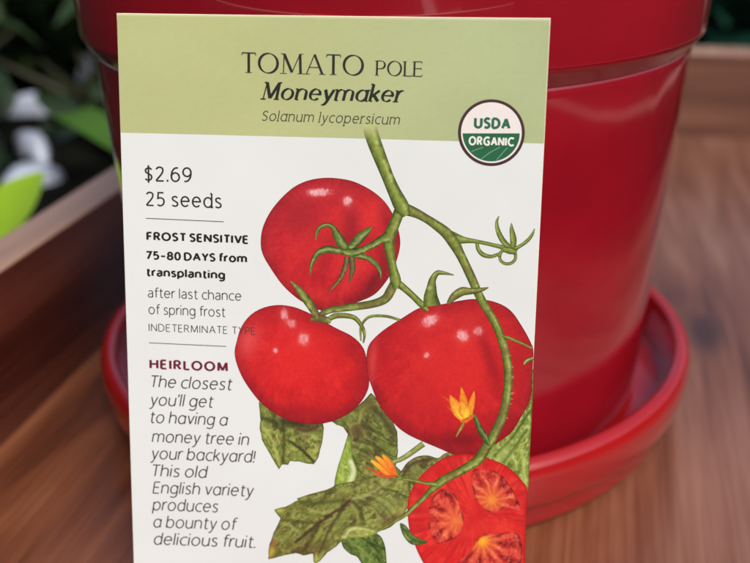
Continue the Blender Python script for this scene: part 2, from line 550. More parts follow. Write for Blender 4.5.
band = link('header_band', me, M_print, packet)

# ------------------------------------------------------------------ lettering (a drawn stroke alphabet)
def A(cx, cy, rx, ry, a0, a1):
    n = max(4, int(abs(a1 - a0) / 12))
    return [(cx + rx * math.cos(R(a)), cy + ry * math.sin(R(a))) for a in np.linspace(a0, a1, n + 1)]
def S(*p): return [tuple(q) for q in catmull(p, .05)]
def O(cx, cy, rx, ry): return A(cx, cy, rx, ry, 90, 450)
X = .74
def G():
    g = {}
    # kinds: 'l' straight stroke (may carry serifs), 'c' curve
    def d(ch, adv, *st): g[ch] = (adv, st)
    l = lambda *p: ('l', list(p)); c = lambda p: ('c', p)
    d('A', .68, l((0, 0), (.36, 1)), l((.72, 0), (.36, 1)), c([(.13, .34), (.59, .34)]))
    d('C', .66, c(A(.44, .5, .44, .5, 48, 312)))
    d('D', .68, l((0, 0), (0, 1)), c([(0, 1), (.2, 1)] + A(.22, .5, .46, .5, 90, -90) + [(.2, 0), (0, 0)]))
    d('E', .48, l((0, 0), (0, 1)), l((0, 1), (.46, 1)), l((0, .53), (.42, .53)), l((0, 0), (.48, 0)))
    d('F', .46, l((0, 0), (0, 1)), l((0, 1), (.46, 1)), l((0, .5), (.41, .5)))
    d('G', .72, c(A(.45, .5, .45, .5, 50, 285) + [(.70, .08), (.72, .12)]), l((.70, .04), (.70, .48)), c([(.72, .48), (.44, .48)]))
    d('H', .64, l((0, 0), (0, 1)), l((.64, 0), (.64, 1)), c([(0, .52), (.64, .52)]))
    d('I', .02, l((0, 0), (0, 1)))
    d('L', .38, l((0, 1), (0, 0)), l((0, 0), (.46, 0)))
    d('M', .84, l((.03, 0), (.06, 1)), ('t', [(.06, 1), (.42, .06)]), c([(.42, .06), (.78, 1)]), l((.81, 0), (.78, 1)))
    d('N', .66, l((0, 0), (0, 1)), ('t', [(0, 1), (.66, 0)]), l((.66, 0), (.66, 1)))
    d('O', .84, c(O(.42, .5, .42, .5)))
    d('P', .48, l((0, 0), (0, 1)), c([(0, 1), (.22, 1)] + A(.24, .73, .27, .27, 90, -90) + [(.22, .46), (0, .46)]))
    d('R', .56, l((0, 0), (0, 1)), c([(0, 1), (.22, 1)] + A(.24, .75, .26, .25, 90, -90) + [(.22, .50), (0, .50)]), ('t', [(.24, .5), (.56, 0)]))
    d('S', .50, c(S((.47, .86), (.38, .97), (.23, 1.0), (.05, .86), (.06, .66), (.25, .53), (.44, .41), (.49, .22), (.38, .05), (.2, -.0), (.02, .10))))
    d('T', .54, l((.30, 0), (.30, 1)), l((0, 1), (.60, 1)))
    d('U', .64, c([(0, 1), (0, .34)] + A(.32, .32, .32, .32, 180, 360) + [(.64, .34), (.64, 1)]))
    d('V', .60, ('t', [(0, 1), (.33, 0)]), c([(.33, 0), (.66, 1)]))
    d('Y', .56, ('t', [(0, 1), (.31, .46)]), c([(.62, 1), (.31, .46)]), l((.31, .48), (.31, 0)))
    d('a', .47, c(S((.04, .64), (.12, .71), (.25, .74), (.41, .68), (.455, .54)) + [(.46, .35), (.46, 0)]), c(S((.46, .43), (.3, .42), (.08, .35), (.0, .2), (.08, .04), (.22, .0), (.38, .07), (.46, .2))))
    d('b', .56, l((0, 1.06), (0, 0)), c(A(.27, .37, .29, .37, 170, -170)))
    d('c', .44, c(A(.32, .37, .32, .37, 55, 305)))
    d('d', .56, l((.56, 1.06), (.56, 0)), c(A(.29, .37, .29, .37, 10, 350)))
    d('e', .56, c([(.02, .40), (.555, .40)] + A(.28, .38, .28, .37, 5, 318)))
    d('f', .28, c(S((.40, 1.03), (.30, 1.06), (.17, 1.0), (.13, .84)) + [(.13, .7), (.13, .0)]), c([(0, X), (.34, X)]))
    d('g', .56, c(A(.28, .38, .28, .36, 10, 350)), c([(.56, X), (.56, .0)] + S((.56, -.05), (.5, -.24), (.28, -.33), (.04, -.27))))
    d('h', .52, l((0, 1.06), (0, 0)), c([(0, .42)] + A(.26, .47, .26, .27, 170, 0) + [(.52, .4), (.52, 0)]))
    d('i', .02, l((0, X), (0, 0)), c([(0, 1.06), (0, .945)]))
    d('k', .42, l((0, 1.06), (0, 0)), c([(.42, X), (.02, .30)]), ('t', [(.15, .43), (.47, 0)]))
    d('l', .02, l((0, 1.06), (0, 0)))
    d('m', .92, l((0, X), (0, 0)), c([(0, .42)] + A(.23, .5, .23, .24, 170, 0) + [(.46, .4), (.46, 0)]), c([(.46, .42)] + A(.69, .5, .23, .24, 170, 0) + [(.92, .4), (.92, 0)]))
    d('n', .52, l((0, X), (0, 0)), c([(0, .42)] + A(.26, .47, .26, .27, 170, 0) + [(.52, .4), (.52, 0)]))
    d('o', .60, c(O(.30, .37, .30, .37)))
    d('p', .56, l((0, X), (0, -.32)), c(A(.27, .37, .29, .37, 170, -170)))
    d('r', .25, l((0, X), (0, 0)), c([(0, .40)] + S((0, .42), (.07, .64), (.2, .745), (.33, .735))))
    d('s', .40, c(S((.39, .66), (.22, .74), (.05, .66), (.06, .49), (.22, .38), (.38, .27), (.38, .08), (.2, -.0), (.01, .07))))
    d('t', .30, c([(.13, .96), (.13, .2)] + S((.13, .2), (.17, .03), (.27, 0), (.36, .03))), c([(0, X), (.34, X)]))
    d('u', .52, c([(0, X), (0, .3)] + A(.26, .27, .26, .27, 180, 350) + [(.52, .32)]), l((.52, X), (.52, 0)))
    d('v', .46, ('t', [(0, X), (.25, 0)]), c([(.25, 0), (.50, X)]))
    d('y', .46, ('t', [(0, X), (.25, .02)]), c(S((.50, X), (.27, .05), (.17, -.2), (.08, -.31), (-.05, -.31))))
    d('0', .54, c(O(.27, .5, .27, .5)))
    d('2', .52, c(S((.02, .84), (.13, .97), (.27, 1), (.44, .92), (.47, .72), (.36, .48), (.14, .2), (.0, .02))), c([(0, .0), (.52, .0)]))
    d('5', .50, c([(.46, 1), (.08, 1), (.05, .56)] + S((.05, .56), (.24, .61), (.43, .52), (.49, .30), (.40, .08), (.2, -.0), (.01, .07))))
    d('6', .54, c(S((.46, .98), (.26, .96), (.08, .76), (.0, .46), (.02, .2))), c(O(.27, .31, .27, .31)))
    d('7', .52, c([(0, 1), (.52, 1), (.16, 0)]))
    d('8', .52, c(O(.26, .76, .22, .24)), c(O(.26, .26, .26, .26)))
    d('9', .54, c(S((.08, .02), (.28, .04), (.46, .24), (.54, .54), (.52, .8))), c(O(.27, .69, .27, .31)))
    d('$', .50, c(S((.46, .80), (.36, .90), (.24, .92), (.07, .82), (.07, .62), (.25, .5), (.43, .38), (.46, .2), (.36, .07), (.2, .03), (.02, .12))), c([(.25, 1.12), (.25, -.16)]))
    d('.', .0, ('d', (0, .03)))
    d("'", .0, c([(.02, 1.05), (-.01, .80)]))
    d('!', .0, c([(0, 1.0), (0, .30)]), ('d', (0, .03)))
    d('-', .44, c([(0, .42), (.46, .42)]))
    return g
GLY = G()
# slanted single-storey forms
GLY_IT = dict(GLY)
GLY_IT['a'] = (.56, (('c', A(.29, .37, .29, .37, 20, 345)), ('l', [(.56, .74), (.56, 0)])))

def stroke_poly(p, wfun, ext0=0, ext1=0):
    p = np.array(p, float)
    keep = [0] + [i for i in range(1, len(p)) if np.linalg.norm(p[i] - p[i - 1]) > 1e-5]
    p = p[keep]
    q = [p[0]]
    for i in range(1, len(p)):
        m_ = max(1, int(np.linalg.norm(p[i] - p[i - 1]) / .2))
        q += [p[i - 1] + (p[i] - p[i - 1]) * t_ / m_ for t_ in range(1, m_ + 1)]
    p = np.array(q)
    closed = np.linalg.norm(p[0] - p[-1]) < 1e-4 and len(p) > 12
    seg = np.diff(p, axis=0); seg /= np.linalg.norm(seg, axis=1)[:, None]
    if not closed:
        p[0] -= seg[0] * ext0; p[-1] += seg[-1] * ext1
    L, Rr = [], []
    n = len(p)
    for i in range(n):
        if i == 0: a = seg[-1] if closed else seg[0]; b_ = seg[0]
        elif i == n - 1: a = seg[-1]; b_ = seg[0] if closed else seg[-1]
        else: a, b_ = seg[i - 1], seg[i]
        t = a + b_; t /= np.linalg.norm(t) + 1e-9
        nn = np.array([-t[1], t[0]]); k = 1 / max(.5, abs(nn @ np.array([-b_[1], b_[0]])))
        h = wfun(t) / 2 * k
        L.append(p[i] + nn * h); Rr.append(p[i] - nn * h)
    V = np.vstack([L, Rr]); F = [(i, i + 1, n + i + 1, n + i) for i in range(n - 1)]
    return V, F

def set_text(name, text, left, rightp, cap, weight, colour, parent, style='sans', slant=0.0, gap=.20, space=.30, z=None):
    """text on the print between two measured baseline ends; cap = capital height in measured units"""
    italic = slant > 0
    table = GLY_IT if italic else GLY
    nib = {'roman': (.125, .035), 'bolditalic': (.18, .045)}.get(style)
    Vs, Fs, n, x, k = [], [], 0, 0.0, 0
    wmul = {'sans': 1, 'slab': 1, 'roman': 1, 'bolditalic': 1}[style]
    def wf(t):
        if nib:
            return nib[1] + (nib[0] - nib[1]) * abs(t[1] * math.cos(R(18)) + t[0] * math.sin(R(18))) ** 1.1
        return weight * (1 - .08 * abs(t[0]))
    def add(V, F):
        nonlocal n, k
        V = np.array(V, float)
        ww = weight if not nib else nib[1]
        V[:, 1] = V[:, 1] * (1 - ww) + ww / 2
        if style == 'bolditalic' and ch.islower():
            V[:, 1] = np.where(V[:, 1] <= .74, V[:, 1] * .87, .644 + (V[:, 1] - .74) * 1.15)
        Vs.append(np.column_stack([V[:, 0] + x, V[:, 1], np.full(len(V), k * .0004)]))
        Fs.extend([tuple(i + n for i in f) for f in F]); n += len(V); k = (k + 1) % 9
    sh = {'bolditalic': .075}.get(style, (weight if not nib else nib[1]) * .9)
    sl = {'slab': .10, 'roman': .15, 'bolditalic': .15}.get(style, 0)
    for ch in text:
        if ch == ' ': x += space + gap; continue
        adv, strokes = table[ch]
        x += (weight if not nib else nib[0]) / 2
        for st in strokes:
            if st[0] == 'd':
                q = np.array(st[1]); rr = (weight if not nib else nib[0]) * .62
                a = np.linspace(0, 2 * np.pi, 13)[:-1]
                add(np.column_stack([q[0] + rr * np.cos(a), q[1] + rr * np.sin(a)]), [tuple(range(12))]); continue
            pts = st[1]
            if style == 'roman':
                # diagonals: the falling one is thick, the rising one thin
                if st[0] == 't': f = lambda t: nib[0]
                elif st[0] == 'c' and len(pts) == 2: f = lambda t: nib[1] * 1.2
                elif st[0] == 'l' and ch == 'A' and pts[0][0] < .1: f = lambda t: nib[1] * 1.3
                elif st[0] == 'l' and ch == 'M' and pts[0][0] < .1: f = lambda t: nib[1] * 1.3
                else: f = wf
            elif style == 'bolditalic' and st[0] == 't': f = lambda t: nib[0]
            elif style == 'bolditalic' and ch == 'M' and pts[0][0] < .1: f = lambda t: nib[1] * 1.5
            else: f = wf
            e = 0 if nib or len(pts) > 2 else 0
            V, F = stroke_poly(pts, f); add(V, F)
            if sl and st[0] == 'l':
                a, b_ = np.array(pts[0]), np.array(pts[-1])
                if abs(b_[1] - a[1]) > abs(b_[0] - a[0]):
                    for q in (a, b_):
                        top = q[1] > .3
                        if ch == 'A' and top: continue
                        if ch == 'T' and top: continue
                        x0, x1 = q[0] - sl, q[0] + sl
                        if style != 'roman' and top and ch in 'nmruhbdklipy': x1 = q[0]
                        if style != 'roman' and not top and italic and ch in 'nmhadku': x0 = q[0]
                        if ch in 'EL' and not top or ch in 'EFPRD' and top: x1 = q[0]
                        if ch == 'M' and top: x0, x1 = (q[0] - sl, q[0]) if q[0] < .4 else (q[0], q[0] + sl)
                        add([(x0, q[1] - sh / 2), (x1, q[1] - sh / 2), (x1, q[1] + sh / 2), (x0, q[1] + sh / 2)], [(0, 1, 2, 3)])
                elif ch in 'TEFL' and style == 'roman':
                    ends = (a, b_) if ch == 'T' else (b_,)
                    for q in ends:
                        y0, y1 = (q[1] - .12, q[1]) if q[1] > .8 else ((q[1], q[1] + .14) if q[1] < .2 else (q[1] - .07, q[1] + .07))
                        sx = .02 if (ch != 'T' or q[0] > .2) else -.02
                        add([(q[0] - .02, y1), (q[0] + .02, y1), (q[0] + .02 + sx, y0 if y0 < q[1] - .01 else y1), (q[0] - .02 + sx, y0 if y0 < q[1] - .01 else y1)] if q[1] > .2 else
                            [(q[0] - .02, y0), (q[0] + .02, y0), (q[0] + .05, y1), (q[0] + .02, y1)], [(0, 1, 2, 3)])
        x += adv + (weight if not nib else nib[0]) / 2 + gap
    V = np.vstack(Vs)
    V[:, 0] += V[:, 1] * slant
    base = V[(V[:, 1] < .3)]
    x0, x1 = V[:, 0].min(), V[:, 0].max()
    lft, rgt = print_uv([left])[0], print_uv([rightp])[0]
    capu = np.linalg.norm(print_uv([(left[0], left[1] - cap)])[0] - lft)
    ax = rgt - lft; Lx = np.linalg.norm(ax); ax /= Lx; ay = np.array([-ax[1], ax[0]])
    s = (V[:, 0] - x0) / (x1 - x0) * Lx
    uv = lft + s[:, None] * ax + (V[:, 1] * capu)[:, None] * ay
    zz = .060 if z is None else z
    P3 = lift(uv, zz + V[:, 2])
    me = mesh_from(P3, Fs, False)
    fl = [p.index for p in me.polygons if p.normal.z < 0]
    if fl:
        import bmesh
        bm = bmesh.new(); bm.from_mesh(me); bm.faces.ensure_lookup_table()
        bmesh.ops.reverse_faces(bm, faces=[bm.faces[i] for i in fl]); bm.to_mesh(me); bm.free()
    put_colours(me, np.tile(np.array(colour, float), (len(me.vertices), 1)))
    return link(name, me, M_print, parent)

# ------------------------------------------------------------------ the printed picture
def gspots(P, col, spots):
    for (x, y, sx, sy, ang, c, al) in spots:
        a = R(ang); dx, dy = P[:, 0] - x, P[:, 1] - y
        u = (dx * math.cos(a) + dy * math.sin(a)) / sx; v = (-dx * math.sin(a) + dy * math.cos(a)) / sy
        col = mix(col, c, min(1, al * 1.12) * np.exp(-(u * u + v * v)))
    return col
def glint(P, col, spots):
    """hatched paint highlights with a ragged edge"""
    for (x, y, sx, sy, ang, al) in spots:
        a = R(ang); dx, dy = P[:, 0] - x, P[:, 1] - y
        u = (dx * math.cos(a) + dy * math.sin(a)) / sx; v = (-dx * math.sin(a) + dy * math.cos(a)) / sy
        r_ = np.sqrt(u * u + v * v) + (fbm(P[:, 0] / 1.6, P[:, 1] / 1.6, 2) - .5) * .55
        k = 1 - sstep(.45, 1.25, r_)
        col = mix(col, (240, 205, 196), al * k * (.78 + .4 * (vnoise(P[:, 0] / .9, P[:, 1] / 3) - .3)))
        col = mix(col, (226, 96, 86), al * .45 * np.exp(-(r_ / 1.5) ** 2) * (1 - k))
    return col

DARK = (112, 14, 24)
def tomato_paint(centre, rx, ry, spots, glints, lightc=(214, 40, 38), base=(196, 28, 34), edgec=(138, 20, 30)):
    def f(P, ed):
        dx, dy = (P[:, 0] - centre[0]) / rx, (P[:, 1] - centre[1]) / ry
        rr = np.sqrt(dx * dx + dy * dy); ang = np.arctan2(dy + .35, dx * .8 + .1)
        n = fbm(P[:, 0] / 14, P[:, 1] / 14); st = fbm(ang * 9 + n, rr * 2.2 + 7, 4)
        fine = fbm(ang * 34, rr * 5, 3)
        col = mix(base, lightc, sstep(.35, .65, n * .6 + (1 - rr) * .45))
        col = mix(col, edgec, (1 - sstep(0, 15, ed)) * (.48 + .5 * sstep(-.6, .9, dy * .7 - dx * .2)))
        col = mix(col, (160, 20, 30), sstep(.52, .74, st) * .26 * sstep(.3, .8, rr))
        col = mix(col, (228, 66, 52), sstep(.55, .75, fbm(ang * 14 + 5, rr * 3, 3)) * .2 * sstep(.3, .8, rr))
        col = col + ((fine - .5) * 14 * sstep(.1, .6, rr) + (fbm(P[:, 0] / 2.2, P[:, 1] / 3.4 + 7, 3) - .5) * 30)[:, None] * np.array([1, .45, .45])
        col = gspots(P, col, spots)
        col = glint(P, col, glints)
        col = mix(col, (96, 12, 20), (1 - sstep(0, 1.4, ed)) * .45)
        return col * np.array([.96, .9, .95]) + (RNG.random((len(P), 1)) - .5) * 9
    return f

def poly_dist_paint(line, w_, soft):
    pass

def leaf_paint(dark, mid, light, brown, veins, spots=(), dirang=0, browns=.5):
    def f(P, ed):
        a = R(dirang); u = P[:, 0] * math.cos(a) + P[:, 1] * math.sin(a); v = -P[:, 0] * math.sin(a) + P[:, 1] * math.cos(a)
        n = fbm(u / 15, v / 6, 4); n2 = fbm(u / 4 + 9, v / 4, 3); n3 = fbm(u / 2.5, v / 1.1 + 50, 2)
        col = mix(np.array(dark) + 10, np.array(mid) + 10, sstep(.28, .54, n))
        col = mix(col, np.array(light) + 6, sstep(.44, .72, n2) * .85)
        col = mix(col, brown, sstep(.56, .74, fbm(P[:, 0] / 8 + 77, P[:, 1] / 8)) * browns * .7)
        rid = np.abs(fbm(u / 22 + 3, v / 5.5 + 20, 3) - .5) * 2
        col = mix(col, np.array(light) + 14, (1 - sstep(0, .10, rid)) * .45)
        col = mix(col, np.array(dark) - 6, sstep(.05, .12, rid) * (1 - sstep(.12, .24, rid)) * .55)
        col = col + ((n3 - .5) * 34)[:, None] + ((fbm(P[:, 0] / 1.3, P[:, 1] / 1.3, 2) - .5) * 16)[:, None]
        for (ln, w_, c, al) in veins:
            d = dist_line(P, catmull(ln, 3)) + (fbm(P[:, 0] / 3, P[:, 1] / 3, 2) - .5) * 1.2
            col = mix(col, c, al * np.exp(-np.clip(d, 0, None) ** 2 / (w_ * w_)))
        col = gspots(P, col, spots)
        col = mix(col, np.array(dark) * .75, (1 - sstep(0, 2.0, ed)) * .6)
        return col
    return f
DK = 0
VD = (52, 50, 28)

# leaves lying under the fruit
patch('printed_leaf', linear([(259, 402), (260.3, 420), (259.5, 428), (262, 440), (268.4, 451.4), (275, 463), (279, 469.5), (282, 465), (288, 465), (290, 461.3), (299, 461.5), (306, 463.5), (314, 464.5), (318, 458), (322, 444), (324, 428), (321, 416), (300, 408), (275, 398)], 1.5, .5),
      leaf_paint((72, 80, 30), (112, 128, 50), (164, 172, 88), (92, 62, 44),
                 [([(262, 425), (272, 440), (280, 466)], 1.8, (180, 188, 100), .7), ([(283, 420), (284, 440), (283, 462)], 1.8, (60, 60, 28), .75),
                  ([(288, 440), (302, 450), (315, 463)], 1.4, (48, 48, 24), .9), ([(262, 418), (273, 422), (282, 430)], 2.2, (50, 58, 26), .7),
                  ([(290, 439), (306, 434), (320, 436)], 2.0, (150, 160, 84), .55), ([(297, 429), (306, 431), (317, 427)], 1.8, (96, 58, 48), .8)],
                 [(296, 423, 24, 6, 8, (52, 46, 26), .85)], 70), packet)
patch('printed_leaf', linear([(331, 421), (340, 417), (352, 411), (362, 402), (371, 393), (380, 402), (392, 420), (397.5, 432), (398, 452), (396, 466), (404, 474), (404, 486), (372, 492), (345, 492), (334, 486), (338, 468), (345, 446), (348, 434), (343, 427), (336, 425)], 1.5, .6),
      leaf_paint((64, 72, 30), (98, 112, 44), (140, 148, 76), (84, 58, 42),
                 [([(352, 436), (350, 426), (359, 422), (361, 412), (368, 406), (378, 404)], 1.3, (168, 160, 92), .8),
                  ([(356, 440), (376, 447), (390, 455)], 1.3, VD, .5), ([(362, 426), (380, 434), (394, 446)], 1.3, VD, .5), ([(352, 458), (356, 470), (352, 484)], 2.0, (56, 48, 30), .7),
                  ([(372, 407), (384, 420), (394, 436)], 3.6, (58, 46, 32), .65), ([(355, 450), (370, 458), (384, 470)], 1.2, (152, 160, 90), .5)],
                 [(367, 403, 9, 10, 0, (98, 88, 46), .7), (357, 432, 8, 8, 0, (84, 60, 40), .7)], 35), packet)
patch('printed_leaf', catmull([(347.5, 437), (351, 438), (352, 455), (357, 470), (355, 481), (346, 485), (335, 485), (337, 470), (342, 454)], 1.2, True),
      leaf_paint((104, 130, 44), (134, 160, 56), (170, 186, 98), (130, 150, 60), [([(351, 462), (354, 472), (350, 481)], 3.2, (214, 222, 176), .9)], [], 80, .2), packet)
patch('printed_leaf', catmull([(402, 470), (408, 462), (417.6, 456.5), (428, 455.5), (438, 458), (446, 453), (462, 452), (470, 458), (440, 475), (420, 495), (409, 505), (400, 500), (396, 480)], 1.5, True),
      leaf_paint((74, 72, 36), (106, 114, 52), (148, 152, 82), (96, 68, 48), [([(402, 478), (412, 464), (432, 459)], 1.6, (70, 52, 40), .8)], [], 30), packet)
patch('printed_leaf', catmull([(533.2, 372), (526, 384), (512, 400), (498, 418), (486, 436), (480, 450), (490, 461), (505, 468), (516, 478), (527, 494), (530, 450)], 1.5, True),
      leaf_paint((84, 98, 34), (122, 144, 56), (178, 192, 108), (90, 90, 50), [([(529, 412), (512, 438), (494, 456)], 1.4, (66, 84, 32), .8), ([(527, 430), (514, 448), (504, 462)], 1.4, (60, 72, 30), .7), ([(522, 450), (524, 470), (527, 486)], 2.0, (186, 198, 110), .7)],
                 [(505, 452, 9, 7, -40, (170, 186, 110), .5)], 125, .2), packet)
patch('printed_leaf', catmull([(342, 539), (343, 547), (350, 554), (357, 557), (364, 566), (378, 575), (386, 570), (386, 553), (384, 543), (379, 535), (365, 530), (350, 532)], 1.5, True),
      leaf_paint((52, 70, 28), (82, 108, 40), (120, 142, 62), (60, 64, 34), [([(348, 541), (364, 552), (380, 570)], 1.2, (150, 160, 90), .5), ([(360, 536), (372, 545), (382, 556)], 1.4, (44, 56, 24), .6)], [], 40, .2), packet)
patch('printed_leaf', linear([(410, 474), (410, 497), (409, 506), (402, 518), (392, 526), (388, 528.5), (377, 532.5), (366.7, 534.4), (352, 537), (342.1, 540.8), (337, 546), (326.8, 553), (320, 561), (316, 563.5), (313.5, 562), (313, 554), (303, 555.5), (296, 553), (281, 556), (268.2, 559.5), (268.5, 551), (270, 543.6), (274, 532), (280.7, 518.5), (275.5, 512), (274.0, 509.5), (286, 506.5), (298, 500.5), (297, 498.2), (311, 494), (326.8, 489.8), (338, 484), (352, 481.5), (372.9, 476.5), (392, 477)], 1.5, .5),
      leaf_paint((78, 76, 34), (112, 122, 50), (148, 156, 78), (96, 68, 46),
                 [([(300, 534), (292, 527), (284, 524)], 1.6, (150, 162, 84), .7), ([(318, 527), (312, 538), (304, 549)], 1.8, (58, 54, 28), .7), ([(321, 529), (316, 540), (309, 550)], 1.4, (158, 168, 88), .6),
                  ([(332, 516), (318, 516), (303, 512)], 1.4, (60, 62, 28), .7), ([(333, 513), (320, 512.5), (306, 508)], 1.3, (164, 172, 92), .6), ([(362, 497), (374, 500), (386, 508), (394, 518)], 1.1, (60, 66, 28), .7),
                  ([(364, 494.5), (376, 497), (389, 505), (398, 514)], 1.1, (160, 170, 92), .6), ([(372, 490), (384, 489), (397, 492), (406, 498)], 1.1, (60, 66, 28), .65), ([(352, 500), (360, 510), (364, 522)], 1.3, (62, 64, 28), .65), ([(349, 502), (356, 512), (359, 523)], 1.3, (158, 166, 88), .5),
                  ([(340, 489), (352, 490), (366, 486)], 1.6, (150, 160, 82), .5), ([(296, 542), (318, 524), (340, 508), (352, 499)], 1.7, (66, 44, 34), .9), ([(352, 499), (368, 495), (380, 487), (387, 480)], 1.5, (158, 164, 100), .85),
                  ([(300, 502), (318, 503), (345, 500)], 2.2, (66, 74, 30), .7), ([(282, 520), (300, 522), (318, 523)], 1.8, (74, 66, 36), .6),
                  ([(345, 506), (332, 525), (318, 556)], 1.6, (62, 50, 32), .7), ([(358, 500), (372, 506), (384, 518)], 1.2, (82, 74, 40), .5), ([(372, 493), (386, 498), (398, 512)], 1.2, (82, 74, 40), .5),
                  ([(375, 482), (388, 492), (403, 500)], 1.2, (82, 74, 40), .45), ([(310, 512), (325, 512), (340, 507)], 1.2, (150, 160, 88), .5), ([(290, 512), (305, 512), (322, 518)], 1.4, (152, 160, 84), .5)],
                 [(270, 553, 5, 8, 20, (204, 176, 62), .75), (272, 543, 5, 5, 0, (150, 84, 66), .6), (279, 510, 6, 3.5, 0, (176, 180, 84), .8), (403, 514, 10, 8, -40, (172, 170, 78), .6), (316, 558, 3, 6, 0, (186, 186, 82), .7),
                  (385, 503, 12, 9, 0, (140, 154, 84), .4), (392, 519, 12, 4, -20, (92, 62, 44), .6), (310, 548, 22, 6, -10, (84, 62, 36), .5)], -32), packet)
patch('printed_leaf', catmull([(341, 540), (341, 536), (345, 529), (353, 526), (364, 526.5), (376, 530), (377, 533.5), (366, 537), (352, 538.5)], 1.2, True),
      leaf_paint((112, 124, 52), (146, 156, 72), (186, 192, 112), (130, 130, 64), [([(345, 537), (350, 530), (356, 528)], 1.5, (214, 216, 158), .7)], [], -10, .2), packet)

# fruit
tomA = [(260.7, 242.5), (262.7, 228), (269.8, 212.6), (281, 198.4), (294, 187), (308, 180.5), (324, 177.8), (339.5, 178.5), (355, 182), (372, 190.7), (385, 202), (393.5, 215.5), (398, 228), (400.3, 242.5), (397.8, 256.7), (392, 272), (383.5, 285), (373.6, 295), (358, 302), (341, 306.5), (325, 311), (312.5, 307), (298, 299), (282.6, 285), (269.8, 267), (262.7, 254)]
patch('printed_tomato', catmull(tomA, 1.5, True), tomato_paint((335, 245), 70, 66,
      [(300, 215, 26, 24, 0, (160, 24, 36), .55), (335, 192, 38, 8, 5, (178, 26, 36), .6), (290, 262, 12, 22, 20, (214, 44, 44), .35), (352, 222, 8, 20, 0, (150, 18, 32), .7), (374, 213, 14, 18, 20, (226, 52, 44), .6),
       (351, 240, 22, 8, 0, (128, 14, 26), .5), (372, 284, 6, 20, 35, (120, 14, 26), .8), (350, 280, 6, 16, 30, (212, 56, 50), .6), (383, 258, 5, 14, -10, (126, 16, 28), .5), (325, 262, 8, 20, 20, (140, 16, 28), .4),
       (322, 298, 16, 8, 20, (206, 52, 46), .4), (270, 245, 8, 28, 0, (196, 52, 54), .35), (388, 224, 6, 16, -20, (140, 16, 28), .5), (361, 263, 8, 9, 0, (216, 52, 46), .5)],
      [(319, 192.3, 13, 4.4, -3, .95), (347.5, 201, 5.2, 5.2, -30, 1.0)], lightc=(208, 38, 40), base=(188, 26, 36)), packet, sp=.7)
tomB = [(234.7, 355), (236.5, 342), (241.3, 327), (250.6, 315), (262.6, 308), (277.3, 305), (292, 306.5), (305.3, 311.3), (318.6, 318), (334.6, 327.3), (350.6, 335.3), (360, 343.3), (365.2, 352.6), (367.5, 367.3), (369.2, 380.6), (367.5, 391), (360.2, 403.2), (348, 414), (332, 421.5), (313.3, 424.5), (294.6, 422), (278.6, 415.8), (262.6, 404.6), (249.3, 388.6), (240, 372.6)]
patch('printed_tomato', catmull(tomB, 1.5, True), tomato_paint((302, 365), 67, 60,
      [(248, 342, 12, 20, 20, (222, 84, 80), .75), (242, 368, 7, 20, -15, (178, 30, 38), .5), (310, 355, 30, 26, 0, (220, 38, 38), .6), (330, 345, 24, 10, 30, (200, 30, 34), .4), (300, 412, 44, 9, 4, (158, 22, 30), .6),
       (358, 385, 8, 22, 10, (166, 24, 32), .55), (305, 318, 34, 6, 22, (176, 24, 32), .5), (276, 318, 24, 7, -6, (180, 28, 36), .5), (262, 372, 12, 18, -20, (202, 34, 36), .5), (350, 350, 8, 12, -30, (150, 20, 28), .4)],
      [(284.5, 315, 4.2, 6.8, -15, .8), (291.5, 323.5, 5.5, 4.5, 30, .7), (303.5, 339, 6.4, 6.6, 0, .75), (275.5, 350.5, 2.6, 2.8, 0, .9)], lightc=(218, 38, 38), base=(202, 30, 34)), packet, sp=.7)
tomC = [(366.2, 358.4), (369.6, 344), (382.4, 331), (401.6, 318.4), (420.8, 307.5), (443, 304), (459, 300.8), (475, 299), (494.4, 301.8), (510.4, 310.4), (523, 328), (531, 343), (533.4, 352), (532.2, 375), (530.6, 398), (520, 419), (510.4, 433.6), (494.4, 444.7), (478.4, 455), (459, 456), (436.8, 447.5), (408, 434.6), (392, 421.5), (379.2, 405), (371.2, 385.6), (367, 372.8)]
patch('printed_tomato', catmull(tomC, 1.5, True), tomato_paint((448, 372), 84, 74,
      [(373, 360, 5, 24, 5, (222, 84, 78), .65), (384, 350, 8, 22, 12, (176, 24, 32), .6), (420, 322, 30, 8, -18, (196, 28, 34), .5), (468, 356, 30, 34, 0, (216, 40, 38), .5), (418, 400, 26, 30, -30, (186, 30, 36), .45),
       (462, 440, 28, 10, 0, (122, 16, 26), .75), (490, 360, 6, 44, -18, (158, 18, 28), .7), (520, 370, 7, 40, 0, (176, 26, 34), .7), (470, 318, 22, 8, 0, (208, 44, 42), .5), (434, 360, 20, 34, 10, (210, 40, 38), .35),
       (446, 308, 8, 6, 0, (150, 18, 28), .5), (492, 315, 8, 10, 0, (170, 24, 32), .5), (400, 420, 24, 8, 35, (158, 20, 30), .5), (500, 425, 16, 16, -45, (150, 20, 28), .5)],
      [(430, 320.5, 9.5, 6.0, -22, .95), (462.5, 336, 6.8, 6.2, 15, .9), (478, 331, 5.2, 5.0, 0, .75), (426.5, 355, 3.2, 3.2, 0, .8)], lightc=(212, 40, 38), base=(194, 28, 34)), packet, sp=.7)

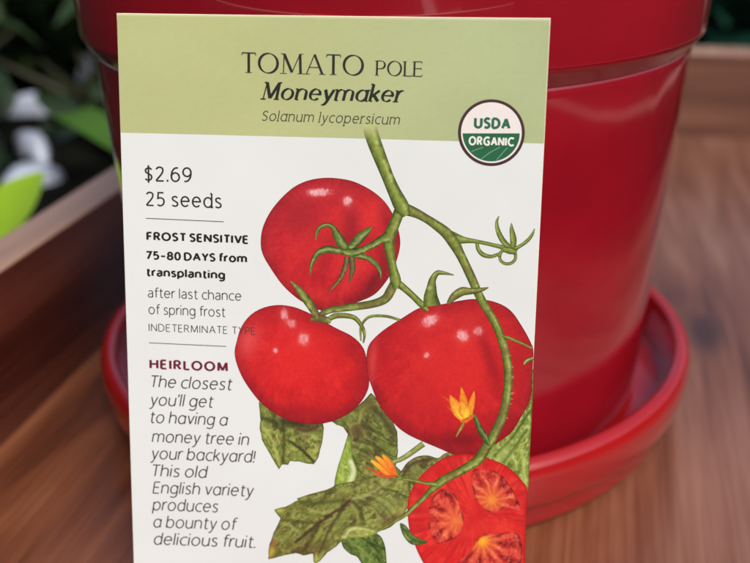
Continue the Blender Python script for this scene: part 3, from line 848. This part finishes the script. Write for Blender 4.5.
def slice_paint(P, ed):
    n = fbm(P[:, 0] / 10, P[:, 1] / 10)
    c = np.array([476., 515.])
    ang = np.arctan2(P[:, 1] - c[1], P[:, 0] - c[0]); rr = np.hypot(P[:, 0] - c[0], P[:, 1] - c[1])
    st = fbm(ang * 16, rr / 30, 3)
    col = mix((206, 34, 34), (220, 52, 44), sstep(.35, .65, n))
    col = mix(col, (170, 24, 30), sstep(.5, .7, st) * .55)
    col = mix(col, (226, 84, 66), sstep(.58, .75, fbm(ang * 22 + 9, rr / 22, 3)) * .4)
    col = mix(col, (188, 26, 30), (1 - sstep(0, 5, ed)) * .7)
    col = mix(col, (140, 18, 24), (1 - sstep(0, 1.4, ed)) * .7)
    col = gspots(P, col, [(436, 470, 22, 6, -25, (188, 28, 34), .5), (420, 500, 6, 24, 10, (178, 26, 34), .5), (478, 512, 12, 30, 20, (196, 30, 34), .45), (470, 532, 40, 6, -14, (222, 60, 48), .4)])
    return col + (RNG.random((len(P), 1)) - .5) * 8
slice_ = [(407.5, 505.7), (410.4, 492.7), (417.6, 479.6), (429.2, 468), (443.7, 458), (461, 454.2), (475, 455), (489, 458.5), (504.5, 465), (516, 473.8), (523.5, 483), (527.2, 490), (526.2, 520), (525, 555), (524.3, 585), (500, 600), (465, 598), (438, 582), (423.4, 563), (414.7, 544.8), (409, 527.4)]
slo = patch('printed_tomato_slice', catmull(slice_, 1.5, True), slice_paint, packet, sp=.7)
def chamber_paint(cx, cy, hx, hy, nst, ph, glow=1.0, hc=(236, 150, 52)):
    def f(P, ed):
        dx, dy = P[:, 0] - hx, P[:, 1] - hy
        ang = np.arctan2(dy, dx); rr = np.hypot(dx, dy)
        wob = (fbm(P[:, 0] / 9, P[:, 1] / 9) - .5) * 4.5 + (fbm(P[:, 0] / 3, P[:, 1] / 3 + 9) - .5) * 1.2
        s = .5 + .5 * np.cos(ang * nst + ph + wob + rr * .05)
        g_ = fbm(ang * 2.2 + cx, rr / 9 + cy, 3)
        col = mix((184, 44, 38), (214, 78, 60), sstep(.3, .75, s))
        col = mix(col, (108, 24, 26), sstep(.80, .97, 1 - s) * sstep(6, 14, rr) * sstep(.38, .56, g_) * .9)
        col = mix(col, (236, 138, 84), sstep(.70, .95, s) * sstep(4, 9, rr) * (1 - sstep(16, 28, rr)) * sstep(.40, .58, 1 - g_) * .9)
        col = mix(col, (150, 40, 40), sstep(.5, .7, fbm(P[:, 0] / 3.2 + 8, P[:, 1] / 3.2)) * .4)
        col = mix(col, (226, 120, 96), sstep(.58, .72, fbm(P[:, 0] / 2.0 + 28, P[:, 1] / 3)) * .55)
        col = mix(col, hc, min(1, glow * 1.1) * np.exp(-(rr / 8.5) ** 2))
        col = mix(col, (224, 96, 60), .55 * np.exp(-((rr - 11) / 5) ** 2))
        col = mix(col, (96, 20, 24), (1 - sstep(0, 2.6, ed)) * .8 * sstep(.42, .6, fbm(P[:, 0] / 7, P[:, 1] / 7 + 3)))
        col = mix(col, (206, 40, 38), (1 - sstep(0, 2.0, ed)) * .9 * sstep(.45, .55, 1 - fbm(P[:, 0] / 7, P[:, 1] / 7 + 3)))
        return col + (RNG.random((len(P), 1)) - .5) * 14
    return f
patch('seed_chamber', catmull([(471, 476), (474, 469.5), (482, 468.5), (492, 470), (501, 475), (508, 483), (514, 492), (519, 503), (521, 513), (515, 510), (505, 508), (497, 512), (488, 512), (478, 503), (473, 490)], 1.2, True), chamber_paint(494, 490, 491.5, 500, 11, .6, .8), slo, sp=.65)
patch('seed_chamber', catmull([(449, 489), (456, 496), (461, 508), (464, 520), (462, 531), (455, 538), (446, 542), (437, 544), (431, 537), (428.5, 524), (429, 508), (433, 497), (441, 490)], 1.2, True), chamber_paint(446, 517, 456, 521, 10, 1.6, .75, (232, 128, 62)), slo, sp=.65)
patch('seed_chamber', catmull([(478, 539), (486, 534), (497, 533), (508, 532), (518, 534), (522, 545), (521, 562), (516, 578), (496, 586), (474, 582), (458, 570), (460, 560), (469, 553), (473, 545)], 1.2, True), chamber_paint(490, 556, 482.5, 541, 12, .2, 1.0, (244, 176, 44)), slo, sp=.65)
patch('printed_leaf', catmull([(400, 523.5), (405, 525), (409, 529.5), (412, 534), (420, 538.5), (427.8, 542), (421, 544.6), (413, 545), (407, 541), (402, 533)], 1.0, True),
      leaf_paint((58, 80, 34), (86, 112, 46), (128, 150, 74), (70, 80, 40), [([(402, 527), (411, 538), (424, 543)], 1.0, (50, 66, 28), .7)], [], 40, .1), packet)

# stems
def stem_paint(dark=(66, 82, 26), mid=(112, 130, 46), light=(158, 166, 92), brown=0.0, side=-.25):
    def f(V, a, s):
        n4 = fbm(V[:, 0] / 4.5 + 60, V[:, 1] / 4.5, 3) - .5
        col = mix(mid, light, np.exp(-((a - side + n4 * .8) / .30) ** 2) * (.55 + .6 * sstep(.4, .6, n4 + .5)))
        col = mix(col, dark, sstep(.38, .95, np.abs(a + .05 + n4 * .5)) * .95)
        col = mix(col, np.array(dark) * .62, sstep(.76, 1.0, a + .0) * .7)
        n = fbm(V[:, 0] / 2.2, V[:, 1] / 2.2, 3); n2 = fbm(V[:, 0] / 9, V[:, 1] / 9, 3)
        col = col + ((n - .5) * 42)[:, None]
        if brown: col = mix(col, (96, 70, 50), brown * sstep(.45, .65, n2))
        return col
    return f
sp0 = stem_paint(); spb = stem_paint(brown=.5)
def fade_stem(V, a, s):
    c = stem_paint(light=(166, 178, 96))(V, a, s)
    return mix(c, (184, 192, 132), (1 - sstep(0.0, .22, s)))
ribbons('printed_stem', [
    ([(392, 463, 4.0), (405, 457, 5.2), (423.5, 443.8, 6.0)], stem_paint(dark=(96, 106, 52), mid=(136, 146, 78), light=(170, 176, 112))),
], packet)
# the fruit covers that stalk's far end: rest of the stems lie over the fruit
stems = [
    ([(361, 341, 1.2), (360.5, 333, 2.2), (361.8, 324.8, 2.6), (369.6, 316.8, 2.8), (385.6, 316.2, 2.8), (400, 320, 2.4)], spb),
    ([(326, 320.6, 4.5), (337.2, 315.6, 5.6), (353.2, 317.2, 4.8), (361, 325, 4), (364.5, 334, 3), (363.4, 343, 1.5)], spb),
    ([(394, 283, 8), (391, 290, 9.5), (385, 299, 9), (372, 304, 8), (352, 307, 7.5), (332, 309.8, 6.5), (322, 314, 6), (316, 321, 5)], spb),
    ([(311, 320, 4), (317, 318, 8), (326, 320, 7), (331, 322, 3)], stem_paint(dark=(60, 66, 26), brown=.6)),
    ([(395, 281, 8), (404, 288, 7), (413, 296, 6.4), (422, 305, 6.5), (428, 311, 3)], sp0),
    ([(400.7, 208, 11), (394, 225, 11), (389, 238, 12), (390, 252, 10), (392.7, 267, 8.5), (395.5, 280, 11), (396.5, 289, 6)], stem_paint(light=(150, 160, 84))),
    ([(449, 236, 12), (458, 239, 9.5), (466, 240.3, 6), (470, 240.6, 5), (477.4, 241.6, 4), (489, 244, 3.8), (500, 246.6, 4.4), (512, 249.6, 5.5), (515, 251, 2)], sp0),
    ([(398, 207, 13), (408, 210, 11.5), (417, 213.5, 9.5), (427, 219, 8.5), (436, 225.0, 9.5), (446, 232.8, 11), (454, 243, 11.5), (460, 254, 9.5), (465, 264, 9), (472.5, 280, 9), (478, 293, 8.6), (485, 306, 8.4), (496.5, 326, 8.2), (504, 347, 8.6), (508.2, 369.6, 8.8), (507.5, 392, 9), (503, 414.4, 9.4), (494.4, 433.6, 9.6), (487, 446, 10), (478.5, 459.4, 10), (469, 466, 9), (458.2, 472.4, 8.4), (447, 478, 8.6), (438, 484, 8.6), (430.5, 491, 6.5), (423.4, 498.5, 5), (414, 507, 4.4), (406, 514.4, 4), (394, 522, 3), (380, 530, 1.6)], stem_paint(light=(160, 170, 92), brown=.35)),
    ([(437, 484, 6), (428, 483.4, 3.4), (414.8, 480.8, 3), (400, 478.5, 2.6), (386, 477, 2), (372, 478, 1)], sp0),
    ([(369, 123, 14), (372.5, 137, 14), (378, 152, 13.5), (383.5, 166, 12.5), (388.5, 178.5, 12), (394.5, 192, 13), (402, 207, 15), (407, 215, 8)], fade_stem),
    ([(502, 335.5, 2), (510, 338.5, 3.4), (520, 342.6, 2.6), (532.5, 348.5, 2)], sp0),
    ([(524, 364.6, 2), (527, 361, 4), (533.2, 358.0, 2.5)], stem_paint(light=(186, 190, 130))),
    ([(474, 414, 3), (476.5, 421, 4.5), (481, 431, 6.5), (487, 441, 5), (490, 446, 2)], stem_paint(dark=(44, 66, 30), mid=(72, 100, 44), light=(124, 144, 84))),
    ([(464.5, 422, 2), (461, 428, 3.2), (456, 437, .8)], stem_paint(dark=(110, 90, 40), mid=(140, 130, 60), light=(190, 176, 96))),
    ([(396, 474, 4), (400, 477, 3), (404, 481, 1)], stem_paint(dark=(60, 80, 32))),
]
hair = lambda V, a, s: np.tile(np.array([176, 160, 120.]), (len(V), 1))
for q in range(14):
    t = random.random(); C = catmull([(500, 335), (507.5, 352), (512, 370), (511.8, 392), (507.5, 414), (498, 436)], 1)
    c = C[int(t * (len(C) - 1))]; a = random.uniform(-.5, .7); l_ = random.uniform(1.2, 2.6)
    stems.append(([(c[0] - .6, c[1], .5), (c[0] + l_ * .5, c[1] - a * .5, .5), (c[0] + l_, c[1] - a, .45)], hair))
ribbons('printed_stem', stems, packet)
def widen(k, items): return [([(x, y, w_ * k) for (x, y, w_) in p], f) for (p, f) in items]
cal = stem_paint(dark=(48, 66, 26), mid=(92, 116, 48), light=(146, 160, 88), side=.2)
cald = stem_paint(dark=(52, 48, 26), mid=(98, 96, 44), light=(140, 142, 78), brown=.4)
ribbons('printed_calyx', widen(1.18, [
    ([(346.5, 257, 4), (345.5, 266, 4.6), (340, 279, 3.4), (334, 286, 2.2), (328, 293, .8)], cald),
    ([(351.5, 257, 5), (352.5, 266, 5.2), (351.8, 273, 3.8), (349, 283, .8)], cald),
    ([(352, 255, 4.5), (361, 256, 5), (370, 259, 4.6), (377.4, 266, 4), (380.4, 272, 2.6), (381, 279, .8)], cal),
    ([(348, 252, 5), (337, 250.8, 5.5), (328, 249.2, 6.4), (318.7, 252.4, 5.2), (313.4, 260, 4), (311, 267, 2.6), (310.3, 275, .8)], cal),
    ([(347, 250, 6), (341.5, 243, 8.6), (337, 235, 7), (333, 227.5, 4.2), (327.5, 224.6, 3.6), (321, 226.7, 3.4), (317, 232, 3), (315.6, 240, .9)], cal),
    ([(349, 250, 6), (355, 243, 7.6), (362, 235.6, 7.4), (368, 230.5, 5), (372.5, 226.3, .9)], cal),
    ([(388.5, 237, 10), (381, 240, 7), (372, 245.3, 5.6), (363, 249.6, 5.8), (354, 252.4, 7), (346, 252, 6), (343, 251, 3)], stem_paint(dark=(50, 66, 26), mid=(98, 120, 48), light=(156, 166, 90))),
    ([(318, 318, 5), (313, 309, 7), (306, 299, 7), (299, 289.5, 5.5), (290.5, 281, 1)], stem_paint(dark=(70, 76, 30), mid=(118, 130, 58), light=(164, 170, 98), brown=.3)),
    ([(432, 306, 15), (430.8, 297, 12), (431.5, 288, 8.6), (432.5, 280, 6), (436.5, 273.6, 4.6), (441, 272.6, 3.6), (454, 275, .8)], stem_paint(dark=(62, 78, 30), mid=(104, 122, 46), light=(158, 166, 94))),
    ([(448, 303.5, 3), (454, 296.5, 6.5), (462, 291.5, 7.5), (470, 291.2, 5.6), (480, 290, 4), (488.5, 287.5, 1)], stem_paint(dark=(66, 76, 30), mid=(112, 122, 52), light=(160, 164, 96), brown=.3)),
]), packet)
def ringpts(cx, cy, r_, a0, a1, w0, w1):
    return [(cx + r_ * math.cos(R(a)), cy + r_ * .9 * math.sin(R(a)), w0 + (w1 - w0) * k / 9) for k, a in enumerate(np.linspace(a0, a1, 10))]
ribbons('printed_calyx', [
    ([(477, 243, 3.5), (478.4, 249.5, 4), (483, 254.5, 4.6), (491, 256.4, 3.6), (499, 254, 3.2)], sp0),
    (ringpts(507.5, 256.5, 8.2, -185, 185, 3.4, 3.0), sp0),
    ([(509, 247, 5), (502.5, 240, 5.6), (498, 230.5, 4.6), (496.8, 222, 3), (499, 216, .9)], sp0),
    ([(512.6, 250, 5), (513.4, 240, 6.6), (511.8, 230, 4.4), (511.4, 223, .9)], sp0),
    ([(512.5, 250, 5), (519, 246.6, 3.6), (527, 241, 3.6), (532, 234.8, 3), (534.6, 228.5, .9)], sp0),
    ([(503, 249, 5), (510, 250.5, 7), (517, 252, 5)], sp0),
], packet)

# blossoms
def petal(c0, c1):
    def f(V, a, s):
        col = mix(c0, c1, sstep(0, 1, s) * .8)
        col = mix(col, (196, 92, 26), sstep(.5, 1, np.abs(a)) * .75)
        return col + ((fbm(V[:, 0] / 1.5, V[:, 1] / 1.5, 2) - .5) * 46)[:, None]
    return f
pa = petal((226, 150, 34), (232, 132, 40)); pb = petal((244, 204, 60), (228, 120, 42))
ribbons('printed_flower', [
    ([(460, 410, 4), (451, 402, 3), (443, 396.5, .8)], petal((220, 110, 40), (196, 60, 40))),
    ([(460, 412, 3), (453, 411, 3), (447, 407, .8)], petal((214, 90, 40), (196, 50, 40))),
    ([(466, 414, 6), (463.5, 401, 8), (462.5, 394, 5), (461.2, 387, .8)], pa),
    ([(470, 415, 5), (471.5, 404, 6.5), (473.2, 396.5, 4), (474, 391, .8)], pa),
    ([(466, 420, 8), (459, 411, 13), (453.5, 402, 8), (450, 395, .9)], pb),
    ([(467, 419.5, 5), (464.8, 411, 12), (462, 403, 5), (461, 398, 1)], pb),
    ([(460, 421.5, 2), (466, 420.5, 5), (474, 415.5, 2)], petal((214, 110, 36), (206, 96, 36))),
], packet)
ribbons('printed_flower', [
    ([(395, 477, 2), (384, 474, 3), (374, 471, 2.4), (364.5, 466, .8)], petal((210, 90, 40), (190, 70, 40))),
    ([(395, 476, 4), (385, 471, 6), (376, 464, 4.5), (371, 460.5, 2)], petal((238, 140, 40), (246, 190, 60))),
    ([(395, 476, 4), (388, 468, 6.4), (380, 460, 5), (375.5, 456.5, 2)], petal((234, 112, 38), (246, 186, 60))),
    ([(395.5, 476, 4), (391, 466, 6.4), (386, 459, 5), (382.5, 455, 2)], petal((228, 96, 36), (248, 184, 60))),
    ([(396, 476, 2), (386, 476.6, 3), (373, 474, 1)], petal((196, 74, 44), (206, 96, 40))),
], packet)

# ------------------------------------------------------------------ printed writing
INK = (30, 32, 24); INK2 = (44, 42, 40); THIN = (64, 58, 54)
set_text('title_lettering', 'TOMATO', (241.4, 72.6), (363.8, 75.6), 20.3, .10, INK, band, 'roman', 0, .11)
set_text('title_lettering', 'POLE', (374.5, 75.4), (422.5, 76.6), 15.0, .10, INK, band, 'roman', 0, .11)
set_text('variety_lettering', 'Moneymaker', (260.4, 99.2), (404, 102.2), 17.4, .12, (28, 30, 22), band, 'bolditalic', .24, .075)
set_text('latin_name_lettering', 'Solanum lycopersicum', (262, 120.8), (400, 124.9), 10.4, .10, (70, 74, 50), band, 'slab', .2, .17, .22)
pl = set_text('price_lettering', '$2.69', (145, 181.3), (192, 182.7), 15.6, .12, INK2, packet, 'slab', 0, .15)
set_text('seed_count_lettering', '25 seeds', (146, 206), (221.8, 208.6), 14.8, .12, INK2, packet, 'slab', 0, .15, .16)
K1 = (26, 22, 20)
set_text('frost_lettering', 'FROST SENSITIVE', (146.5, 240.7), (247.9, 244.4), 9.5, .25, K1, packet, 'sans', 0, .08, .16)
set_text('frost_lettering', '75-80 DAYS from', (146.7, 259.8), (247.2, 263.2), 9.3, .245, K1, packet, 'sans', 0, .08, .16)
set_text('frost_lettering', 'transplanting', (147.2, 276.6), (225.2, 279.6), 9.2, .24, K1, packet, 'sans', 0, .08)
set_text('note_lettering', 'after last chance', (148, 297.6), (241.4, 301.0), 10.0, .10, THIN, packet, 'sans', 0, .125, .2)
set_text('note_lettering', 'of spring frost', (148.7, 314.2), (225.4, 317.2), 10.0, .10, THIN, packet, 'sans', 0, .125, .2)
set_text('note_lettering', 'INDETERMINATE TYPE', (148.9, 331.2), (255.2, 335.0), 7.8, .10, THIN, packet, 'sans', 0, .17, .2)
set_text('heirloom_lettering', 'HEIRLOOM', (149.6, 369.2), (228, 372.2), 10.6, .235, (106, 28, 48), packet, 'sans', 0, .15)
for (t, l_, r_) in [('The closest', (151.9, 387.5), (232.6, 390.6)), ("you'll get", (149.2, 405.6), (213.8, 408)), ('to having a', (151.3, 423.2), (228.4, 426.2)),
                    ('money tree in', (151.8, 442.4), (249.4, 445.8)), ('your backyard!', (150.2, 459.3), (256.2, 463)), ('This old', (153.4, 476.6), (208.6, 478.5)),
                    ('English variety', (152.6, 493.7), (254.4, 497)), ('produces', (151.8, 510.6), (218.6, 512.8)), ('a bounty of', (153.6, 527.8), (238.6, 530.6)), ('delicious fruit.', (154, 545), (255.4, 548.4))]:
    set_text('description_lettering', t, l_, r_, 12.4, .105, (72, 66, 58), packet, 'sans', .2, .12, .18)
for (a, b_) in [((146, 218.2), (223.9, 221.7)), ((149, 342.7), (226.1, 346.4))]:
    uv = print_uv([a, b_]); d = (uv[1] - uv[0]); nrm = np.array([-d[1], d[0]]) / np.linalg.norm(d) * .085
    P = np.vstack([uv[0] + d * t + s * nrm for t in np.linspace(0, 1, 9) for s in (-1, 1)])
    me = mesh_from(lift(P, .06), [(2 * i, 2 * i + 2, 2 * i + 3, 2 * i + 1) for i in range(8)], False)
    if me.polygons[0].normal.z < 0: me.flip_normals()
    put_colours(me, np.tile(np.array([110, 104, 98.]), (len(me.vertices), 1)))
    link('divider_line', me, M_print, packet)

# organic seal
def flat(col):
    return lambda P, ed: np.tile(np.array(col, float), (len(P), 1)) + (fbm(P[:, 0] / 3, P[:, 1] / 3)[:, None] - .5) * 6
def arc_px(cx, cy, r_, a0=0, a1=360, n_=72):
    a = np.radians(np.linspace(a0, a1, n_ + 1))
    if a1 - a0 >= 360: a = a[:-1]
    return np.column_stack([cx + r_ * np.cos(a), cy + r_ * np.sin(a)])
seal = patch('organic_seal', arc_px(491.4, 132.6, 33.4), flat((62, 34, 34)), packet, sp=1.5)
patch('seal_field', arc_px(491.4, 132.6, 30.4), flat((228, 224, 220)), seal, sp=1.5)
GREEN = (24, 96, 60)
patch('seal_half_disc', arc_px(491.2, 132.8, 28.6, 1, 179, 40), flat(GREEN), seal, sp=1.5)
fp = lambda V, a, s_: np.tile(np.array([112, 158, 122.]), (len(V), 1))
ribbons('furrow_lines', [([(471.5, 151.5, .8), (477, 149.3, .8), (483.5, 147.2, .8)], fp), ([(481, 159, .8), (490, 152.5, .8), (500, 147, .8)], fp), ([(496.5, 160, .8), (502, 153.5, .8), (507.5, 147.5, .8)], fp)], seal)
set_text('seal_lettering', 'USDA', (473.6, 129.2), (510.4, 130.3), 13.2, .30, (30, 100, 70), seal, 'sans', 0, .06)
set_text('seal_lettering', 'ORGANIC', (468.4, 145.8), (514, 147.0), 10.4, .28, (226, 228, 214), seal, 'sans', 0, .07)

# ------------------------------------------------------------------ planting behind the tray
def leaf_geo(base, tip, width, droop=.2, bend=0.0, n=8):
    """one lance/oval leaf blade with a folded midrib"""
    b0, t0 = Vector(base), Vector(tip)
    ax = t0 - b0; L_ = ax.length; ax.normalize()
    side = ax.cross(Vector((0, 0, 1)))
    if side.length < .1: side = Vector((1, 0, 0))
    side.normalize(); upv = side.cross(ax).normalized()
    V = []
    for i in range(n + 1):
        t = i / n
        c = b0 + ax * (L_ * t) + upv * (L_ * droop * math.sin(math.pi * t) * .6) + side * (bend * L_ * math.sin(math.pi * t))
        wv = width * (math.sin(math.pi * min(1, t ** .8)) ** .8) * .5 + .0006
        V += [c - side * wv + upv * wv * .3, c, c + side * wv + upv * wv * .3]
    F = []
    for i in range(n):
        for j in range(2): F.append((3 * i + j, 3 * i + j + 1, 3 * i + 4 + j, 3 * i + 3 + j))
    return V, F

def tube_geo(pts, r0, r1, seg=8):
    V, F = [], []
    P = [Vector(p) for p in pts]; n = len(P)
    for i, p in enumerate(P):
        t = (P[min(i + 1, n - 1)] - P[max(i - 1, 0)]).normalized()
        a = t.cross(Vector((0.3, 1, 0.1))).normalized(); b_ = t.cross(a)
        rr = r0 + (r1 - r0) * i / (n - 1)
        for k in range(seg):
            q = 2 * math.pi * k / seg; V.append(p + a * rr * math.cos(q) + b_ * rr * math.sin(q))
    for i in range(n - 1):
        for k in range(seg): F.append((i * seg + k, i * seg + (k + 1) % seg, (i + 1) * seg + (k + 1) % seg, (i + 1) * seg + k))
    return V, F

def plant(name, label, cat, loc, n, spread, height, leaf_len, leaf_w, mat, group=None, keep=None, seed=1):
    rd = random.Random(seed)
    t = thing(name, label, cat, loc, 0, group)
    Vs, Fs = [], []; Vt, Ft = [], []
    L0 = Vector(loc)
    for i in range(n):
        a = rd.uniform(0, 2 * math.pi); q = math.sqrt(rd.random()) * spread; h = height * (.08 + .92 * rd.random())
        c = Vector((q * math.cos(a), q * math.sin(a), h))
        d = Vector((rd.uniform(-1, 1), rd.uniform(-1, 1), rd.uniform(-.5, .35))).normalized()
        l = leaf_len * rd.uniform(.6, 1.2)
        tip = c + d * l
        if keep is not None and not (keep(L0 + c) and keep(L0 + tip) and keep(L0 + (c + tip) * .5)): continue
        V, F = leaf_geo(c, tip, leaf_w * rd.uniform(.7, 1.2), rd.uniform(.1, .35), rd.uniform(-.1, .1))
        k = len(Vs); Vs += V; Fs += [tuple(j + k for j in f) for f in F]
    for i in range(7):
        a = rd.uniform(0, 2 * math.pi); q = spread * .7 * rd.random()
        V, F = tube_geo([(0, 0, 0), (q * .3 * math.cos(a), q * .3 * math.sin(a), height * .45), (q * math.cos(a), q * math.sin(a), height * .85)], .004, .0015)
        k = len(Vt); Vt += V; Ft += [tuple(j + k for j in f) for f in F]
    link('foliage', mesh_from(Vs, Fs), mat, t)
    link('stem', mesh_from(Vt, Ft), M_stem, t)
    return t

# the low opening between the shrubs that shows the stones added as bright gaps
def keep_open(p):
    # leaves stay out of two sight lines so the bright stand-ins show
    q = p.x / max(p.y, .01)
    return not ((-.376 < q < -.334 and p.y < .83) or (-.304 < q < -.276 and p.y < .90))
GZ = -.030
G1 = 'dark shrubs behind the tray'
def L_(s): return s
plant('garden_shrub', 'dark leafy shrub farthest left behind the tray', 'shrub', (-.43, 1.16, GZ), 520, .24, .15, .12, .05, M_leaf_dark, G1, keep_open, 3)
plant('garden_shrub', 'dark leafy shrub between the bright gaps and the red pot', 'shrub', (-.20, 1.00, GZ), 620, .22, .15, .12, .05, M_leaf_dark, G1, keep_open, 4)
plant('garden_shrub', 'teal green leafy shrub behind the right end of the tray', 'shrub', (.43, 1.10, GZ), 620, .24, .15, .13, .055, M_leaf_teal, G1, keep_open, 6)

plant('garden_shrub', 'low dark leafy plant growing around the bright gaps', 'shrub', (-.195, .69, GZ), 420, .13, .075, .055, .030, M_leaf_dark, G1, keep_open, 9)
plant('garden_shrub', 'dark leafy plant nearest the left edge, beside the lime leaf', 'shrub', (-.33, .76, GZ), 300, .11, .08, .06, .032, M_leaf_dark, G1, keep_open, 11)

def stone(label, x, y, rx, ry, h, rot, seed):  # stone shape added to stand in for a bright foliage gap
    rd = random.Random(seed)
    V, F = [], []
    nu_, nv_ = 20, 8
    for j in range(nv_ + 1):
        ph = math.pi / 2 * j / nv_
        for i in range(nu_):
            a = 2 * math.pi * i / nu_
            k = 1 + .20 * math.sin(a * 2 + seed) + .16 * math.sin(a * 3 + seed * 2) + .06 * math.sin(a * 7 + seed)
            V.append((rx * k * math.cos(ph) * math.cos(a), ry * k * math.cos(ph) * math.sin(a), h * math.sin(ph) ** .7))
    for j in range(nv_):
        for i in range(nu_): F.append((j * nu_ + i, j * nu_ + (i + 1) % nu_, (j + 1) * nu_ + (i + 1) % nu_, (j + 1) * nu_ + i))
    o = link('bright_gap_stone', mesh_from(V, F), M_gap_stone); o.location = (x, y, GZ); o.rotation_euler = (0, 0, rot)
    return tag(o, label, 'stone', 'bright gaps behind the tray, built as stones')
stone('nearest bright bluish gap, built as a stone, just behind the lime leaf', -.214, .585, .0155, .017, .012, R(19), 1)
stone('narrow bright bluish gap in the middle of the row, built as a stone', -.233, .655, .0095, .034, .012, R(22), 3)
stone('wide bright bluish gap at the far end of the row, built as a stone', -.267, .765, .017, .013, .016, R(14), 2)
stone('small round bright gap between shrub and red pot, built as a stone', -.251, .868, .0095, .010, .026, R(16), 5)
stone('bright gap farthest back at the left edge, built as a stone', -.508, 1.406, .016, .03, .03, 0, 4)

def big_leaf(name, label, base, tip, width, mat, root, droop=.15):
    t = thing(name, label, 'leaf plant', root)
    b0 = Vector(base) - Vector(root); t0 = Vector(tip) - Vector(root)
    V, F = leaf_geo(b0, t0, width, droop, 0, 14)
    link('leaf_blade', mesh_from(V, F), mat, t)
    V, F = tube_geo([(0, 0, 0), b0 * .5 + Vector((0, 0, .005)), b0], .0022, .0014)
    link('leaf_stalk', mesh_from(V, F), M_stem, t)
    return t
big_leaf('broad_leaf_seedling', 'bright lime green broad leaf just outside the tray at left', (-.172, .412, -.006), (-.156, .445, .020), .029, M_leaf_lime, (-.19, .43, GZ), .1)
big_leaf('broad_leaf_seedling', 'mid green broad leaf beside the left edge of the red pot', (-.189, .572, .014), (-.130, .478, .020), .024, M_leaf_mid, (-.20, .60, GZ), .1)
